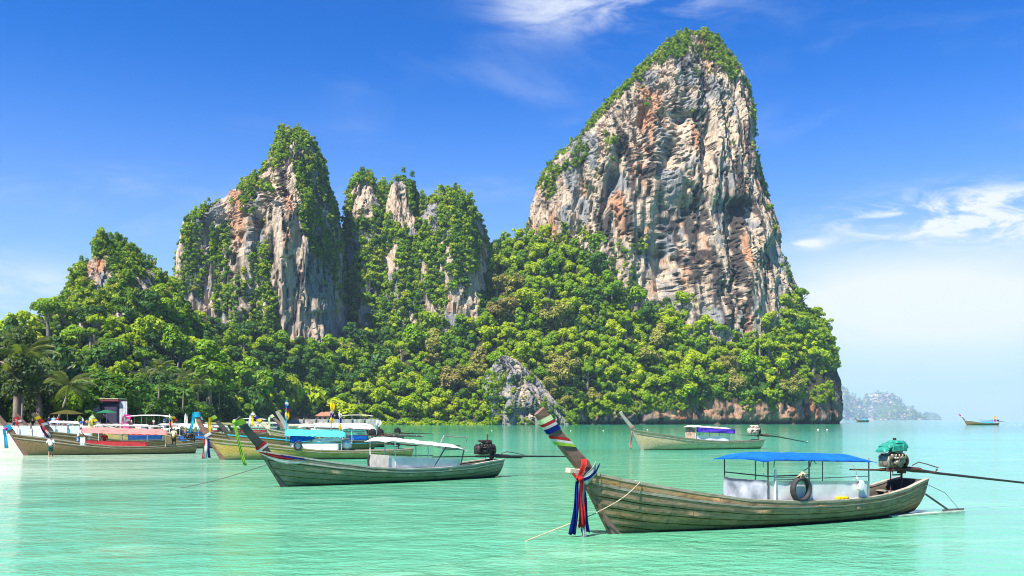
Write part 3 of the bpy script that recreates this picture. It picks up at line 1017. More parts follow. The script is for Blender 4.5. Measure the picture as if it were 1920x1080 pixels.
off_frame = lambda q: abs(F * (co_sk if q[0] == 'sk' else co_lh)[q[1], 0] / (co_sk if q[0] == 'sk' else co_lh)[q[1], 1]) > 975
allsel.sort(key=lambda q: (off_frame(q), -q[3]))
NIND = 245
slope_pts, slope_sc, slope_tone = {'sk': [], 'lh': []}, {'sk': [], 'lh': []}, {'sk': [], 'lh': []}
first = {}
def pick(v, opts):
    for lab_, lim in opts:
        if v < lim:
            return lab_


TONEWORD = {'lime': 'yellow green', 'green': 'mid green', 'deep': 'dark green', 'olive': 'olive brown'}
for n_, (w, i, r, rp) in enumerate(allsel):
    co_ = co_sk if w == 'sk' else co_lh
    X = 960 + F * co_[i, 0] / co_[i, 1]
    Yp = HZ - F * (co_[i, 2] - CH) / co_[i, 1]
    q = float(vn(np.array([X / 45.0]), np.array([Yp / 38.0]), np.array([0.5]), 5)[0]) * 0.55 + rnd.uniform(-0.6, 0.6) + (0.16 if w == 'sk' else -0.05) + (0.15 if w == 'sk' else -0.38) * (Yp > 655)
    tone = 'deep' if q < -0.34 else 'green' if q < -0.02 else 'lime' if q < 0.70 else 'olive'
    if n_ < NIND:
        size = 'big' if rp > 27 else 'small' if rp < 19 else 'middling'
        if w == 'lh':
            zone = 'on the low hill ' + pick(X, (('at the left picture edge', 40), ('above the leaning palm', 110), ('left of the beach hut', 170), ('above the beach hut', 240), ('above the speedboat', 300), ('behind the slender palm', 350), ('above the blue topped prow', 410), ('above the lime topped prow', 470), ('left of the umbrella crowned tree', 530), ('above the umbrella crowned tree', 600), ('right of the umbrella crowned tree', 9999))) + pick(Yp, ((', near the crest', 560), (', high up', 610), (', half way', 660), (', low down', 9999)))
            grp = 'trees on the low hill'
        elif X < 960:
            zone = 'on the saddle slope ' + pick(X, (('under the middle ridge', 780), ('under the rounded hill', 860), ('above the outcrop', 9999))) + pick(Yp, ((', at the top', 520), (', high up', 570), (', half way up', 630), (', low down', 700), (', near the water', 9999)))
            grp = 'trees on the saddle slope'
        elif co_[i, 2] < 24:
            zone = 'above the sea cliff ' + pick(X, (('beside the outcrop', 1090), ('behind the nearest prow', 1170), ('behind the pale prow', 1260), ('over the purple canopy', 1370), ('behind the pale engine', 1460), ('at the headland', 9999)))
            grp = 'trees above the sea cliff'
        else:
            zone = pick(Yp, (('right under the tall rock face', 500), ('high on the steep slope', 560), ('upper middle of the steep slope', 610), ('in the middle of the steep slope', 660), ('lower middle of the steep slope', 705), ('low on the steep slope', 9999))) + pick(X, ((' above the outcrop', 1040), (' above the nearest prow', 1110), (' left of the cliff foot', 1180), (' below the orange streaks', 1250), (' below the black overhang', 1330), (' above the pale engine', 1410), (' towards the headland', 1490), (' at the headland', 9999)))
            grp = 'trees on the slope below the tall cliff'
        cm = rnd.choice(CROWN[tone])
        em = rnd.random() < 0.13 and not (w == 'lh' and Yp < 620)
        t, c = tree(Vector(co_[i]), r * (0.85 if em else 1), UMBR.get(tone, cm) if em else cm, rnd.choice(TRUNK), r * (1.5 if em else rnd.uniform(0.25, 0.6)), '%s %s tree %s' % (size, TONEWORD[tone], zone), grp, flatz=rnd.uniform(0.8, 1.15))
        if em: continue
        first.setdefault((tone, cm.name), c)
    else:
        slope_pts[w].append(co_[i] + np.array((0, 0, r * 0.5)))
        slope_sc[w].append(r)
srcS = [c for (k, m_), c in first.items() if k in ('green', 'lime')] + [c for (k, m_), c in first.items() if k == 'deep'][:1]
srcD = [c for (k, m_), c in first.items() if k == 'deep'] + [c for (k, m_), c in first.items() if k == 'green'][:1]
# undergrowth between the crowns
g = np.random.default_rng(3)
for nm, co_, keep_, cnt, lab, rr, src in (('undergrowth', co_sk, keep, 5200, 'dense green undergrowth between the trees of the steep hill', (1.2, 3.2), srcS),
                                     ('undergrowth', co_lh, frl, 2200, 'dense green undergrowth on the low hill behind the beach', (1.2, 2.8), srcS + srcD)):
    ids = g.choice(np.nonzero(keep_)[0], cnt)
    pts = co_[ids] + g.normal(size=(cnt, 3)) * 0.6
    sc_ = rr[0] + (rr[1] - rr[0]) * g.random(cnt) ** 2
    w = 'sk' if co_ is co_sk else 'lh'
    if slope_pts[w]:
        pts = np.vstack([pts, np.array(slope_pts[w])])
        sc_ = np.concatenate([sc_, np.array(slope_sc[w])])
    stuff(nm, pts, sc_, src, lab)

# --- shrubs and creepers on the rock faces
def plain_src(kind):
    return [link('cliff_shrub', me) for me in CROWN[kind]]


shrub_src = []
for i, (me, (ppx, ppy, Y)) in enumerate(zip(CROWN['cliffside'], ((1152, 262, 577), (1024, 352, 596), (505, 350, 500)))):
    o = link('cliff_shrub', me)
    o.location = P(ppx, ppy, Y)
    o.scale = (3.2, 3.2, 3.4)
    tag(o, ['green shrub clinging to the upper left face of the tall cliff', 'pair of bushy shrubs at the left shoulder of the tall cliff', 'shrub on the ledge of the pointed cliff'][i], 'shrub')
    shrub_src.append(o)


def on_cliff(name, C, regions, base, count, r0, r1, seed, label, top=None, excl=()):
    o, co, nr = C
    px, py = proj(co)
    dens = np.full(len(co), base, float)
    for poly, dd in regions:
        dens = np.where(inpoly(px, py, poly), dd, dens)
    for poly in excl:
        dens = np.where(inpoly(px, py, poly), 0.0, dens)
    nz = fbm(co[:, 0] / 9, co[:, 1] / 9, co[:, 2] / 16, seed, 4)
    dens = dens * sstep(nz, -0.25 + (1 - dens) * 0.75, 0.1 + (1 - dens) * 0.75)
    dens = dens + np.where(nr[:, 2] > 0.45, 0.25, 0) * (dens > 0.02)
    dens *= (nr[:, 1] < 0.55)
    g = np.random.default_rng(seed)
    # area weight
    w = dens + 1e-9
    ids = g.choice(len(co), count, p=w / w.sum())
    r = r0 + (r1 - r0) * g.random(count) ** 2.2
    pts = co[ids] + nr[ids] * (r[:, None] * 0.05)
    return stuff(name, pts, r, shrub_src, label)


on_cliff('cliff_greenery', BIG, [
    ([(1165, 150), (1200, 105), (1255, 50), (1300, 40), (1345, 75), (1390, 130), (1378, 150), (1352, 138), (1325, 118), (1290, 108), (1255, 110), (1222, 126), (1196, 148), (1160, 185), (1130, 215), (1098, 250), (1078, 270), (1040, 285), (1040, 250), (1110, 180)], 1.35),
    ([(990, 330), (1005, 300), (1060, 255), (1100, 258), (1106, 292), (1082, 310), (1050, 325), (1042, 360), (1022, 372), (1008, 350)], 1.3),
    ([(1134, 248), (1160, 252), (1166, 305), (1146, 300)], 0.8),
    ([(975, 415), (1100, 420), (1120, 460), (1215, 440), (1225, 470), (1190, 480), (1200, 560), (960, 560)], 0.9),
    ([(1386, 140), (1404, 150), (1424, 260), (1416, 265), (1400, 180)], 0.9), ([(1410, 260), (1428, 270), (1445, 400), (1434, 400), (1418, 300)], 0.5), ([(1438, 400), (1460, 420), (1520, 600), (1490, 590), (1470, 520)], 0.8),
    ([(1290, 100), (1350, 120), (1375, 160), (1300, 140)], 0.35)],
    0.05, 5200, 0.7, 2.9, 61, 'bright green scrub on the cap and ledges of the tall cliff')
on_cliff('cliff_greenery', LEFT, [
    ([(335, 405), (375, 380), (440, 330), (470, 305), (500, 330), (502, 352), (470, 362), (440, 352), (404, 380), (380, 404), (350, 420)], 1.15),
    ([(485, 310), (515, 250), (548, 225), (578, 240), (606, 272), (562, 278), (542, 292), (530, 312), (490, 316)], 1.3),
    ([(545, 300), (572, 288), (604, 266), (630, 320), (645, 380), (656, 470), (660, 600), (640, 560), (618, 520), (580, 470), (562, 400), (556, 340)], 1.02),
    ([(430, 372), (470, 362), (502, 368), (510, 405), (494, 445), (448, 436)], 0.9),
    ([(474, 470), (500, 455), (512, 490), (502, 520), (522, 560), (522, 660), (425, 670), (420, 560), (440, 520)], 1.7),
    ([(320, 420), (385, 405), (404, 480), (384, 530), (372, 575), (352, 680), (315, 680), (318, 520)], 1.05),
    ([(395, 430), (432, 415), (428, 520), (414, 610), (398, 570)], 1.3), ([(512, 330), (535, 350), (530, 380), (515, 375)], 0.6)],
    0.03, 9500, 0.8, 2.9, 62, 'creepers and shrubs hanging on the pointed cliff')
for C, sd_, ex, cn in ((MIDS[0], 68, (), 4200), (MIDS[1], 63, ([(664, 345), (704, 345), (704, 400), (660, 410)],), 3200),
                   (MIDS[2], 64, ([(722, 340), (762, 340), (770, 400), (758, 430), (735, 420), (722, 400)], [(716, 455), (745, 455), (745, 525), (725, 525)]), 3200),
                   (MIDS[3], 65, ([(878, 505), (900, 505), (894, 595), (876, 590)], [(800, 380), (826, 380), (826, 440), (806, 440)], [(792, 560), (830, 560), (830, 615), (796, 615)]), 6500)):
    on_cliff('cliff_greenery', C, [([(600, 300), (960, 300), (960, 800), (600, 800)], 1.3)], 0.2, cn, 1.2, 4.6, sd_, 'shaggy greenery covering the middle ridge', excl=ex)
on_cliff('cliff_greenery', FARL, [([(60, 430), (350, 430), (350, 800), (60, 800)], 1.25)], 0.2, 4200, 0.9, 3.0, 66, 'dense greenery covering the small left hill',
         excl=([(160, 478), (205, 478), (212, 545), (165, 545)], [(208, 590), (236, 590), (236, 640), (220, 640)]))
on_cliff('cliff_greenery', OUT, [([(915, 700), (1070, 690), (1070, 800), (1000, 800), (1000, 745), (930, 790), (900, 760)], 0.8), ([(895, 690), (932, 700), (945, 800), (895, 800)], 1.6), ([(930, 778), (1000, 785), (1000, 805), (930, 805)], 1.2), ([(985, 690), (1080, 760), (1080, 800), (1040, 770)], 0.8)], 0.06, 560, 0.7, 2.6, 67, 'small green tufts on the grey outcrop')
# vegetation on the islands
for k, h_ in enumerate(HAZY):
    on_cliff('island_greenery', h_, [([(1500, 700), (1800, 700), (1800, 800), (1500, 800)], 1.0 if k in (3,) else 0.55)], 0.5, 520, 11, 26, 70 + k, 'hazy green cover of ' + ('the steep headland', 'the rounded islet', 'the block shaped island', 'the low green islet', 'the faint tiny islet')[k])
# scrub hanging over the sea cliff
kc = front & (s_sk > 0.17) & (s_sk < 0.30) & (px > 1050) & (px < 1560)
nzv = fbm(co_sk[:, 0] / 12, co_sk[:, 1] / 12, co_sk[:, 2] * 0, 8, 3)
kc &= nzv > -0.05
ids = g.choice(np.nonzero(kc)[0], 420)
stuff('hanging_scrub', co_sk[ids], 0.8 + 1.7 * g.random(420) ** 1.5, srcS, 'light green scrub hanging over the pinkish sea cliff')
kc = front & (s_sk < 0.30) & (px > 640) & (px < 1080)
ids = g.choice(np.nonzero(kc)[0], 520)
stuff('hanging_scrub', co_sk[ids], 1.2 + 2.6 * g.random(520) ** 1.5, srcS, 'light green scrub reaching down to the water left of the outcrop')

# --- the trees behind the beach, one by one: (px of trunk, py of crown top, py of ground, Y, half width px, kind)
SHORE = [
    (-45, 590, 800, 150, 75, 0, 'dark feathery tree at the left edge, behind the beached prow'),
    (30, 640, 800, 140, 60, 0, 'dark drooping tree behind the leftmost boat'),
    (75, 672, 800, 150, 50, 0, 'dark tree beside the tall palm on the left'),
    (160, 700, 800, 165, 55, 1, 'dark spreading tree behind the striped beach hut'),
    (215, 690, 798, 185, 58, 1, 'layered dark green tree behind the blue beach hut'),
    (268, 712, 798, 180, 50, 1, 'low dark tree behind the moored white speedboat'),
    (330, 722, 798, 190, 62, 1, 'wide dark tree behind the blue topped prow'),
    (402, 716, 798, 200, 60, 1, 'dusky green tree behind the green topped prow'),
    (468, 712, 797, 215, 52, 1, 'mid green tree left of the bright umbrella crowned tree'),
    (392, 655, 760, 280, 62, 2, 'broad bright green tree under the pointed cliff'),
    (470, 668, 770, 290, 46, 2, 'round green tree in front of the creeper wall'),
    (560, 690, 797, 250, 76, 3, 'bright yellow green umbrella crowned tree behind the cyan canopy'),
    (505, 738, 797, 235, 48, 1, 'shady low tree left under the umbrella crowned tree'),
    (620, 742, 797, 240, 50, 1, 'shady tree by the concrete sea wall'),
    (688, 698, 797, 270, 52, 2, 'pale stemmed green tree right of the yellow flag'),
    (742, 715, 797, 330, 44, 1, 'dark tree at the end of the beach'),
    (655, 660, 770, 330, 44, 1, 'dark green tree at the foot of the pointed cliff'),
    (590, 640, 760, 340, 40, 1, 'dark tree under the lit face of the pointed cliff'),
    (715, 640, 770, 400, 46, 1, 'dark tree in the hollow between the cliffs'),
    (790, 650, 780, 430, 44, 1, 'dark trailing tree below the rounded hill'),
    (815, 612, 690, 470, 34, 4, 'pale olive tree below the rounded limestone hill'),
    (640, 640, 720, 380, 28, 4, 'olive brown tree beside the pointed cliff'),
    (110, 640, 800, 230, 55, 1, 'green tree between the palms on the left'),
    (25, 590, 790, 240, 60, 1, 'tall dark green tree at the far left below the hill'),
]
for (x, ty, by, Y, hw, kind, lab) in SHORE:
    Y = max(Y, shore_y(x) + 36)
    gz = CH - (by - HZ) * Y / F
    topz = CH - (ty - HZ) * Y / F
    r = hw * Y / F
    base = Vector(((x - 960) * Y / F, Y, max(0.8, gz)))
    H = topz - base.z
    if kind == 3:
        cm, fz = UMBR['lime'], max(0.8, H * 0.62 / (r * 0.75))
    elif kind == 0:
        cm, fz = rnd.choice(FEATH), H / (2.0 * r)
    elif kind == 2 or kind == 4:
        cm, fz = rnd.choice(CROWN['olive' if kind == 4 else 'green']), 0.95
    else:
        cm, fz = (UMBR['deep' if rnd.random() < .6 else 'green'], max(0.9, H * 0.62 / (r * 0.75))) if rnd.random() < 0.5 else (rnd.choice(CROWN['deep']), max(0.85, H * 0.46 / r))
    if cm not in UMBR.values():
        fz = max(0.8, min(1.7, H * 0.46 / r))
    t = empty('broadleaf_tree', base, rnd.uniform(0, 6.28), lab, 'tree', 'trees behind the beach')
    c = link('crown', cm, t)
    ch = r * fz * (0.62 if cm in UMBR.values() else 1.0)
    c.location = (0, 0, H - ch * 0.95)
    c.scale = (r, r, r * fz)
    k = link('trunk', rnd.choice(TRUNK), t)
    k.scale = (H * .62, H * .62, H * .78)
# darker fill of bushes at the back of the beach
n_ = 2200
bx = g.uniform(-60, 815, n_); bY = g.uniform(150, 330, n_)
bY = np.maximum(bY, np.interp(bx, [960 + F * q.x / q.y for q in shore], [q.y for q in shore]) + g.uniform(22, 62, n_))
bY = np.where((bx > 150) & (bx < 275), np.maximum(bY, 192), bY)
pts = np.stack([(bx - 960) * bY / F, bY, 0.8 + g.random(n_) ** 1.3 * 6.5], -1)
stuff('shore_thicket', pts, 1.4 + 2.2 * g.random(n_), srcD, 'dark thicket at the back of the beach')


def frond_mesh(seed):
    mb = MB()
    gq = random.Random(seed)
    L = 1.0
    n = 22
    pt = lambda q: Vector((q * L * (0.92 - 0.12 * q), 0, 0.34 * q - 0.62 * q * q))
    mb.tube([pt(i / 8) for i in range(9)], [0.014 * (1 - i / 9.5) + 0.003 for i in range(9)], 4)
    for i in range(2, n):
        q = i / n
        a = pt(q)
        ln = 0.30 * math.sin(math.pi * min(1, q * 0.86 + 0.14)) ** 0.7 + 0.04
        for s in (-1, 1):
            e = a + Vector((ln * 0.55, s * ln * 0.72, -ln * (0.45 + 0.3 * gq.random())))
            mid = a.lerp(e, 0.5) + Vector((0, 0, ln * .1))
            w = Vector((0.018, 0, 0.006))
            mb.add([a - w * .6, mid - w, e, mid + w, a + w * .6], [(0, 1, 3, 4), (1, 2, 3)])
    me = mb.mesh('frond', PALMLEAF)
    at = me.attributes.new('leafvar', 'FLOAT', 'POINT')
    at.data.foreach_set('value', np.full(len(me.vertices), gq.random(), np.float32))
    return me


FR = [frond_mesh(i) for i in range(3)]
for (x, cy, by, Y, rp, lab) in (
    (45, 668, 800, 140, 62, 'tall palm with arching fronds at the left edge of the beach'),
    (128, 722, 802, 132, 52, 'leaning palm with drooping fronds behind the beach crowd'),
    (300, 690, 752, 210, 30, 'slender palm with a pale straight trunk above the dark trees'),
    (345, 705, 770, 220, 24, 'small palm between the slender palm and the bright green tree'),
    (372, 722, 780, 215, 26, 'short palm with spreading fronds left of the round green tree'),
    (412, 722, 780, 225, 24, 'short palm below the broad bright green tree'),
    (283, 700, 770, 230, 26, 'palm half hidden left of the slender palm'),
    (8, 690, 800, 160, 50, 'palm crown at the left picture edge behind the dark trees')):
    Y = max(Y, shore_y(x) + 12)
    base = P(x, by, Y); base.z = max(0.6, base.z)
    top = P(x, cy, Y)
    lean = 2.2 if x == 128 else 0.4
    t = empty('palm_tree', base, 0, lab, 'palm tree', 'palms behind the beach')
    H = top.z - base.z
    mb = MB()
    mb.tube([(-lean * (1 - q) ** 1.6, 0, H * q - 0.3 * (q == 0)) for q in (0, .15, .3, .5, .7, .85, 1)], [.24, .19, .17, .16, .15, .14, .13], 7)
    mb.build('trunk', BARK, t, True)
    rr = rp * Y / F * 1.12
    for k in range(17):
        f = link('frond', FR[k % 3], t)
        f.location = (0, 0, H - 0.05)
        f.rotation_euler = (rnd.uniform(-.2, .2), rnd.uniform(-0.75, 0.45) if k > 4 else rnd.uniform(-1.1, -.6), k * 2.399 + rnd.uniform(-.2, .2))
        f.scale = (rr * rnd.uniform(.85, 1.1),) * 3
    mb = MB()
    for k in range(5):
        mb.ball((math.cos(k * 1.3) * .22, math.sin(k * 1.3) * .22, H - .3), .15, 7, 5)
    mb.build('coconut_cluster', mat_plain('coconut', (.12, .13, .04)), t, True)

# ------------------------------------------------------------------ haze
m, b = material('haze')
b.n('ShaderNodeOutputMaterial', {'Volume': b.n('ShaderNodeVolumePrincipled', {'Color': (0.52, 0.76, 1.0, 1), 'Density': HAZE_D, 'Anisotropy': 0.0}).outputs[0]})
mb = MB()
h_ = 12400.0
mb.add([(-h_, -h_, -4), (h_, -h_, -4), (h_, h_, -4), (-h_, h_, -4), (-h_, -h_, 330), (h_, -h_, 330), (h_, h_, 330), (-h_, h_, 330)],
       [(0, 3, 2, 1), (4, 5, 6, 7), (0, 1, 5, 4), (1, 2, 6, 5), (2, 3, 7, 6), (3, 0, 4, 7)])
hz = mb.build('haze', m)
hz['kind'] = 'stuff'
# ------------------------------------------------------------------ boats
WOOD_A = mat_wood('weathered_plank', (0.120, 0.062, 0.026), (0.350, 0.210, 0.098), (0.25, 0.175, 0.105), (0.030, 0.055, 0.022), 0.05, 0.8)
WOOD_G = mat_wood('green_plank', (0.095, 0.095, 0.055), (0.20, 0.19, 0.120), (0.20, 0.205, 0.145), (0.035, 0.085, 0.045), 0.12, 0.55)
WOOD_P = mat_wood('pale_plank', (0.28, 0.21, 0.11), (0.52, 0.42, 0.25), (0.42, 0.36, 0.25), (0.20, 0.19, 0.10), 0.0, 0.6)
WOOD_Y = mat_wood('ochre_plank', (0.21, 0.145, 0.045), (0.42, 0.31, 0.10), (0.33, 0.26, 0.13), (0.11, 0.115, 0.05), 0.1, 0.65)
WOOD_D = mat_wood('dark_plank', (0.095, 0.055, 0.018), (0.22, 0.140, 0.045), (0.16, 0.115, 0.05), (0.05, 0.055, 0.022), 0.1, 0.6)
GUN_A = mat_wood('worn_rail', (0.15, 0.125, 0.085), (0.30, 0.265, 0.20), (0.30, 0.28, 0.235), None, 0, 0.45)
GUN_P = mat_wood('bleached_rail', (0.32, 0.28, 0.21), (0.48, 0.44, 0.36), (0.44, 0.41, 0.36), None, 0, 0.25)
GUN_R = mat_wood('dark_red_rail', (0.055, 0.022, 0.018), (0.10, 0.045, 0.035), (0.10, 0.07, 0.06), None, 0, 0.3)
PROW_A = mat_wood('brown_prow', (0.085, 0.042, 0.028), (0.185, 0.100, 0.070), (0.18, 0.115, 0.09), None, 0, 0.4, 1.4)
PROW_K = mat_wood('dark_prow', (0.022, 0.022, 0.018), (0.055, 0.052, 0.042), (0.06, 0.06, 0.05), None, 0, 0.3, 1.4)
PROW_P = mat_wood('pale_prow', (0.28, 0.24, 0.17), (0.42, 0.37, 0.28), (0.40, 0.37, 0.31), None, 0, 0.3, 1.4)
INNER = mat_plain('hull_inside', (0.055, 0.045, 0.032), 0.85, 0.2, 4.0)
STEEL = mat_plain('galvanised_pipe', (0.32, 0.31, 0.29), 0.5, 0.2, 14.0, 0.4, dirt=(0.14, 0.07, 0.035))
DPOST = mat_plain('dark_pipe', (0.09, 0.085, 0.085), 0.55, 0.2, 12.0, 0.3, dirt=(0.10, 0.045, 0.025))
WPOST = mat_plain('white_post', (0.62, 0.60, 0.56), 0.6, 0.12, 10.0, dirt=(0.25, 0.17, 0.10))
RUST = mat_plain('rusty_iron', (0.095, 0.036, 0.022), 0.75, 0.3, 9.0, 0.2, 0.3, dirt=(0.035, 0.022, 0.018))
BLACKM = mat_plain('oily_iron', (0.030, 0.024, 0.022), 0.5, 0.3, 12.0, 0.3, 0.3, dirt=(0.085, 0.04, 0.028))
ALLOY = mat_plain('engine_alloy', (0.27, 0.235, 0.175), 0.45, 0.3, 16.0, 0.4, 0.4, dirt=(0.035, 0.03, 0.025))
RUBBER = mat_plain('black_rubber', (0.022, 0.022, 0.024), 0.8, 0.2, 12.0)
WHITEP = mat_plain('white_paint', (0.66, 0.66, 0.64), 0.55, 0.06, 4.0, dirt=(0.33, 0.30, 0.25))
C_ = {k: mat_cloth(k + '_cloth', v) for k, v in dict(red=(.44, .035, .035), white=(.62, .61, .58), blue=(.014, .030, .22), lime=(.30, .54, .06), palegreen=(.62, .74, .40), yellow=(.72, .50, .015), cyan=(.03, .40, .60), pink=(.72, .15, .32), navy=(.015, .025, .14), magenta=(.62, .03, .30), salmon=(.66, .26, .22)).items()}
TARP_BLUE = mat_cloth('blue_tarp', (0.012, 0.115, 0.46), 0.12, 0.18)
TARP_WHITE = mat_cloth('white_tarp', (0.70, 0.70, 0.69), 0.08, 0.25)
TARP_CLEAR = mat_cloth('milky_tarp', (0.42, 0.47, 0.52), 0.2, 0.4)
TARP_PURPLE = mat_cloth('purple_tarp', (0.11, 0.055, 0.50), 0.25, 0.2)
TARP_CYAN = mat_cloth('cyan_tarp', (0.08, 0.52, 0.66), 0.12, 0.25)
TARP_PINK = mat_cloth('faded_pink_tarp', (0.68, 0.24, 0.22), 0.12, 0.3)
TARP_GREY = mat_cloth('grey_tarp', (0.38, 0.38, 0.36), 0.15, 0.3)
TEAL = mat_plain('teal_cover', (0.008, 0.20, 0.145), 0.6, 0.2, 7.0)
REDP = mat_plain('red_paint', (0.46, 0.018, 0.022), 0.55, 0.12, 4.0)
BLUEP = mat_plain('blue_paint', (0.02, 0.13, 0.44), 0.55, 0.12, 4.0)
CYANP = mat_plain('cyan_paint', (0.05, 0.36, 0.52), 0.55, 0.12, 4.0)
ROPE = mat_plain('rope', (0.38, 0.31, 0.20), 0.9, 0.2, 20.0)
DROPE = mat_plain('dark_rope', (0.10, 0.10, 0.085), 0.9, 0.2, 20.0)


class Boat:
    def __init__(s, label, bow, stern, beam=2.0, sheer=((0, .95), (.12, .78), (.35, .62), (.6, .70), (.8, 1.02), (.92, 1.36), (1, 1.6)),
                 prow=((.95, 1.6, .52), (1.35, 2.08, .42), (1.8, 2.66, .36), (2.1, 3.0, .34)), wood=None, rail=None, prowm=None, planks=0, group=None, stripe=None, nst=26, yaw=None, name='longtail_boat'):
        B, S = Wp(*bow), Wp(*stern)
        s.L = (B - S).length
        mid_ = (B + S) / 2
        s.rz = math.atan2(B.y - S.y, B.x - S.x)
        s.root = empty(name, mid_, s.rz, label, 'boat', group)
        s.M = Matrix.Translation(mid_) @ Matrix.Rotation(s.rz, 4, 'Z')
        s.bm, s.sheer_, s.prow = beam, sheer, prow
        s.zb = sheer[-1][1]
        s.wood, s.rail, s.prowm = wood or WOOD_A, rail or GUN_A, prowm or PROW_A
        s.rk = prow[0][0]
        s.hull(planks, nst, stripe)

    def u(s, px, v=None):
        """place along the boat (metres from its middle, bow positive) whose side v falls on picture column px"""
        if v is None: v = s.bm * .45
        k = (px - 960) / F
        c, sn = math.cos(s.rz), math.sin(s.rz)
        o = s.M.translation
        ax, ay = o.x - v * sn, o.y + v * c
        return (k * ay - ax) / (c - k * sn)

    def t_at(s, px, g=1.0, side=1):
        lo, hi = 0.0, 1.0
        for _ in range(40):
            m_ = (lo + hi) / 2
            p = s.M @ s.pt(m_, g, side)
            if 960 + F * p.x / p.y > px: lo = m_
            else: hi = m_
        return lo

    def zat(s, py, u, v=None):
        if v is None: v = s.bm * .45
        p = s.M @ Vector((u, v, 0))
        return CH - (py - HZ) * p.y / F

    def sh(s, t):
        return float(np.interp(t, [q[0] for q in s.sheer_], [q[1] for q in s.sheer_]))

    def half(s, t):
        if t > .5:
            w = 1 - ((t - .5) / .5) ** 2.3
            return s.bm / 2 * max(.035, w)
        return s.bm / 2 * (.50 + .50 * math.sin(math.pi * min(1, t / .5) / 2) ** .8)

    def pt(s, t, g, side, off=0.0):
        """point on the hull: t stern to bow, g keel to rail"""
        zs = s.sh(t)
        zk = -.30 + .26 * max(0, (.18 - t) / .18) ** 1.5 + .12 * max(0, (t - .9) / .1)
        y = s.half(t) * (1 - (1 - g) ** 2.1)
        z = zk + (zs - zk) * (.34 * g + .66 * g ** 1.6)
        w = max(0., min(1., (t - .72) / .28)); w = w * w * (3 - 2 * w)
        w0 = max(0., (.12 - t) / .12)
        x = -s.L / 2 + t * s.L + w * s.rk * max(-.1, z) / s.zb - w0 * .28 * max(0, z)
        return Vector((x, (y + off) * side, z))

    def su(s, u):
        return (u + s.L / 2) / s.L

    def hull(s, planks, n, stripe):
        ts = [0, .02, .05] + [.08 + .92 * i / n for i in range(n + 1)]
        gs = [0, .12, .28, .42, .56, .70, .84, 1.0]
        inset = -.05 if planks else 0.0
        rows = []
        for t in ts:
            rows.append([s.pt(t, g, -1, inset) for g in reversed(gs)] + [s.pt(t, g, 1, inset) for g in gs[1:]])
        mb = MB().sheet(rows, -.035)
        e = rows[0]
        mb.add(e, [tuple(range(len(e)))])
        mb.build('hull', INNER if planks else s.wood, s.root, True)
        if planks:
            k = planks
            r_ = random.Random(5)
            for side in (1, -1):
                for q in range(k):
                    g0, g1 = .22 + .78 * q / k, .22 + .78 * (q + 1) / k
                    cuts = [0.0, (.30, .44, .36, .5)[q % 4], (.62, .74, .68, .80)[q % 4], 1.0]
                    for a, c in zip(cuts[:-1], cuts[1:]):
                        t0, t1 = a + (.0005 if a else 0), c - (.0005 if c < 1 else 0)
                        m_ = 12
                        rr = []
                        off = .003 * r_.random()
                        for i in range(m_ + 1):
                            t = t0 + (t1 - t0) * i / m_
                            rr.append([s.pt(t, g0 + .006 + (g1 - g0 - .012) * j / 3, side, off + (.005, .003, .002, 0)[j]) for j in range(4)])
                        MB().sheet(rr, .022 * side).build('plank', s.wood, s.root, True)
        # rails
        for side in (1, -1):
            rr = []
            for i in range(n + 1):
                t = .0 + 1.0 * i / n
                p = s.pt(t, 1, side)
                wv = min(.10, s.half(t) * .8)
                rr.append([p + Vector((0, side * .035, -.035)), p + Vector((0, side * .04, .03)), p + Vector((0, -side * wv, .034)), p + Vector((0, -side * wv, -.02))])
            mb = MB().sheet(rr, 0, True)
            mb.add(rr[0], [(0, 1, 2, 3)]).add(rr[-1], [(3, 2, 1, 0)])
            mb.build('gunwale', s.rail, s.root)
            rr = []
            for i in range(n + 1):
                t = .0 + .985 * i / n
                p, q = s.pt(t, .905, side), s.pt(t, .865, side)
                rr.append([p + Vector((0, side * .004, 0)), p + Vector((0, side * .032, -.01)), q + Vector((0, side * .032, 0.004)), q + Vector((0, side * .004, 0))])
            MB().sheet(rr).build('rubbing_strake', stripe or s.rail, s.root)
        # stem and prow post
        pr = [(-.10, -.32, .42), (.0, .0, .44), (s.rk * .5, s.zb * .5, .40)] + list(s.prow)
        pts = [Vector((s.L / 2 + a, 0, z)) for a, z, w in pr]
        rows = []
        for i, p in enumerate(pts):
            tg = (pts[min(i + 1, len(pts) - 1)] - pts[max(i - 1, 0)]).normalized()
            nb_ = Vector((-tg.z, 0, tg.x))
            w = pr[i][2] * (1.0 if planks else 0.86)
            th = .085 if i < 3 else .075
            b_ = .3 * th
            f, k = p - nb_ * -0.0, p + nb_ * w
            rows.append([f + Vector((0, -b_, 0)), f + Vector((0, b_, 0)), f + nb_ * .06 + Vector((0, th, 0)), k - nb_ * .04 + Vector((0, th, 0)), k + Vector((0, b_, 0)), k + Vector((0, -b_, 0)), k - nb_ * .04 + Vector((0, -th, 0)), f + nb_ * .06 + Vector((0, -th, 0))])
        # the post leans forward; its after edge stays inside the hull lower down
        mb = MB().sheet(rows, 0, True)
        mb.add(rows[-1], [tuple(range(8))])
        mb.build('prow_post', s.prowm, s.root)
        s.prow_rows = rows
        # decks and frames
        rr = []
        for i in range(9):
            t = .80 + .185 * i / 8
            a, c = s.pt(t, .93, -1, -.05), s.pt(t, .93, 1, -.05)
            rr.append([a, a.lerp(c, .5) + Vector((0, 0, .03)), c])
        MB().sheet(rr, .03).build('foredeck', s.rail, s.root)
        rr = []
        for i in range(13):
            t = .03 + .77 * i / 12
            a, c = s.pt(t, .52, -1, -.04), s.pt(t, .52, 1, -.04)
            rr.append([a, c])
        MB().sheet(rr, .03).build('floor', INNER, s.root)
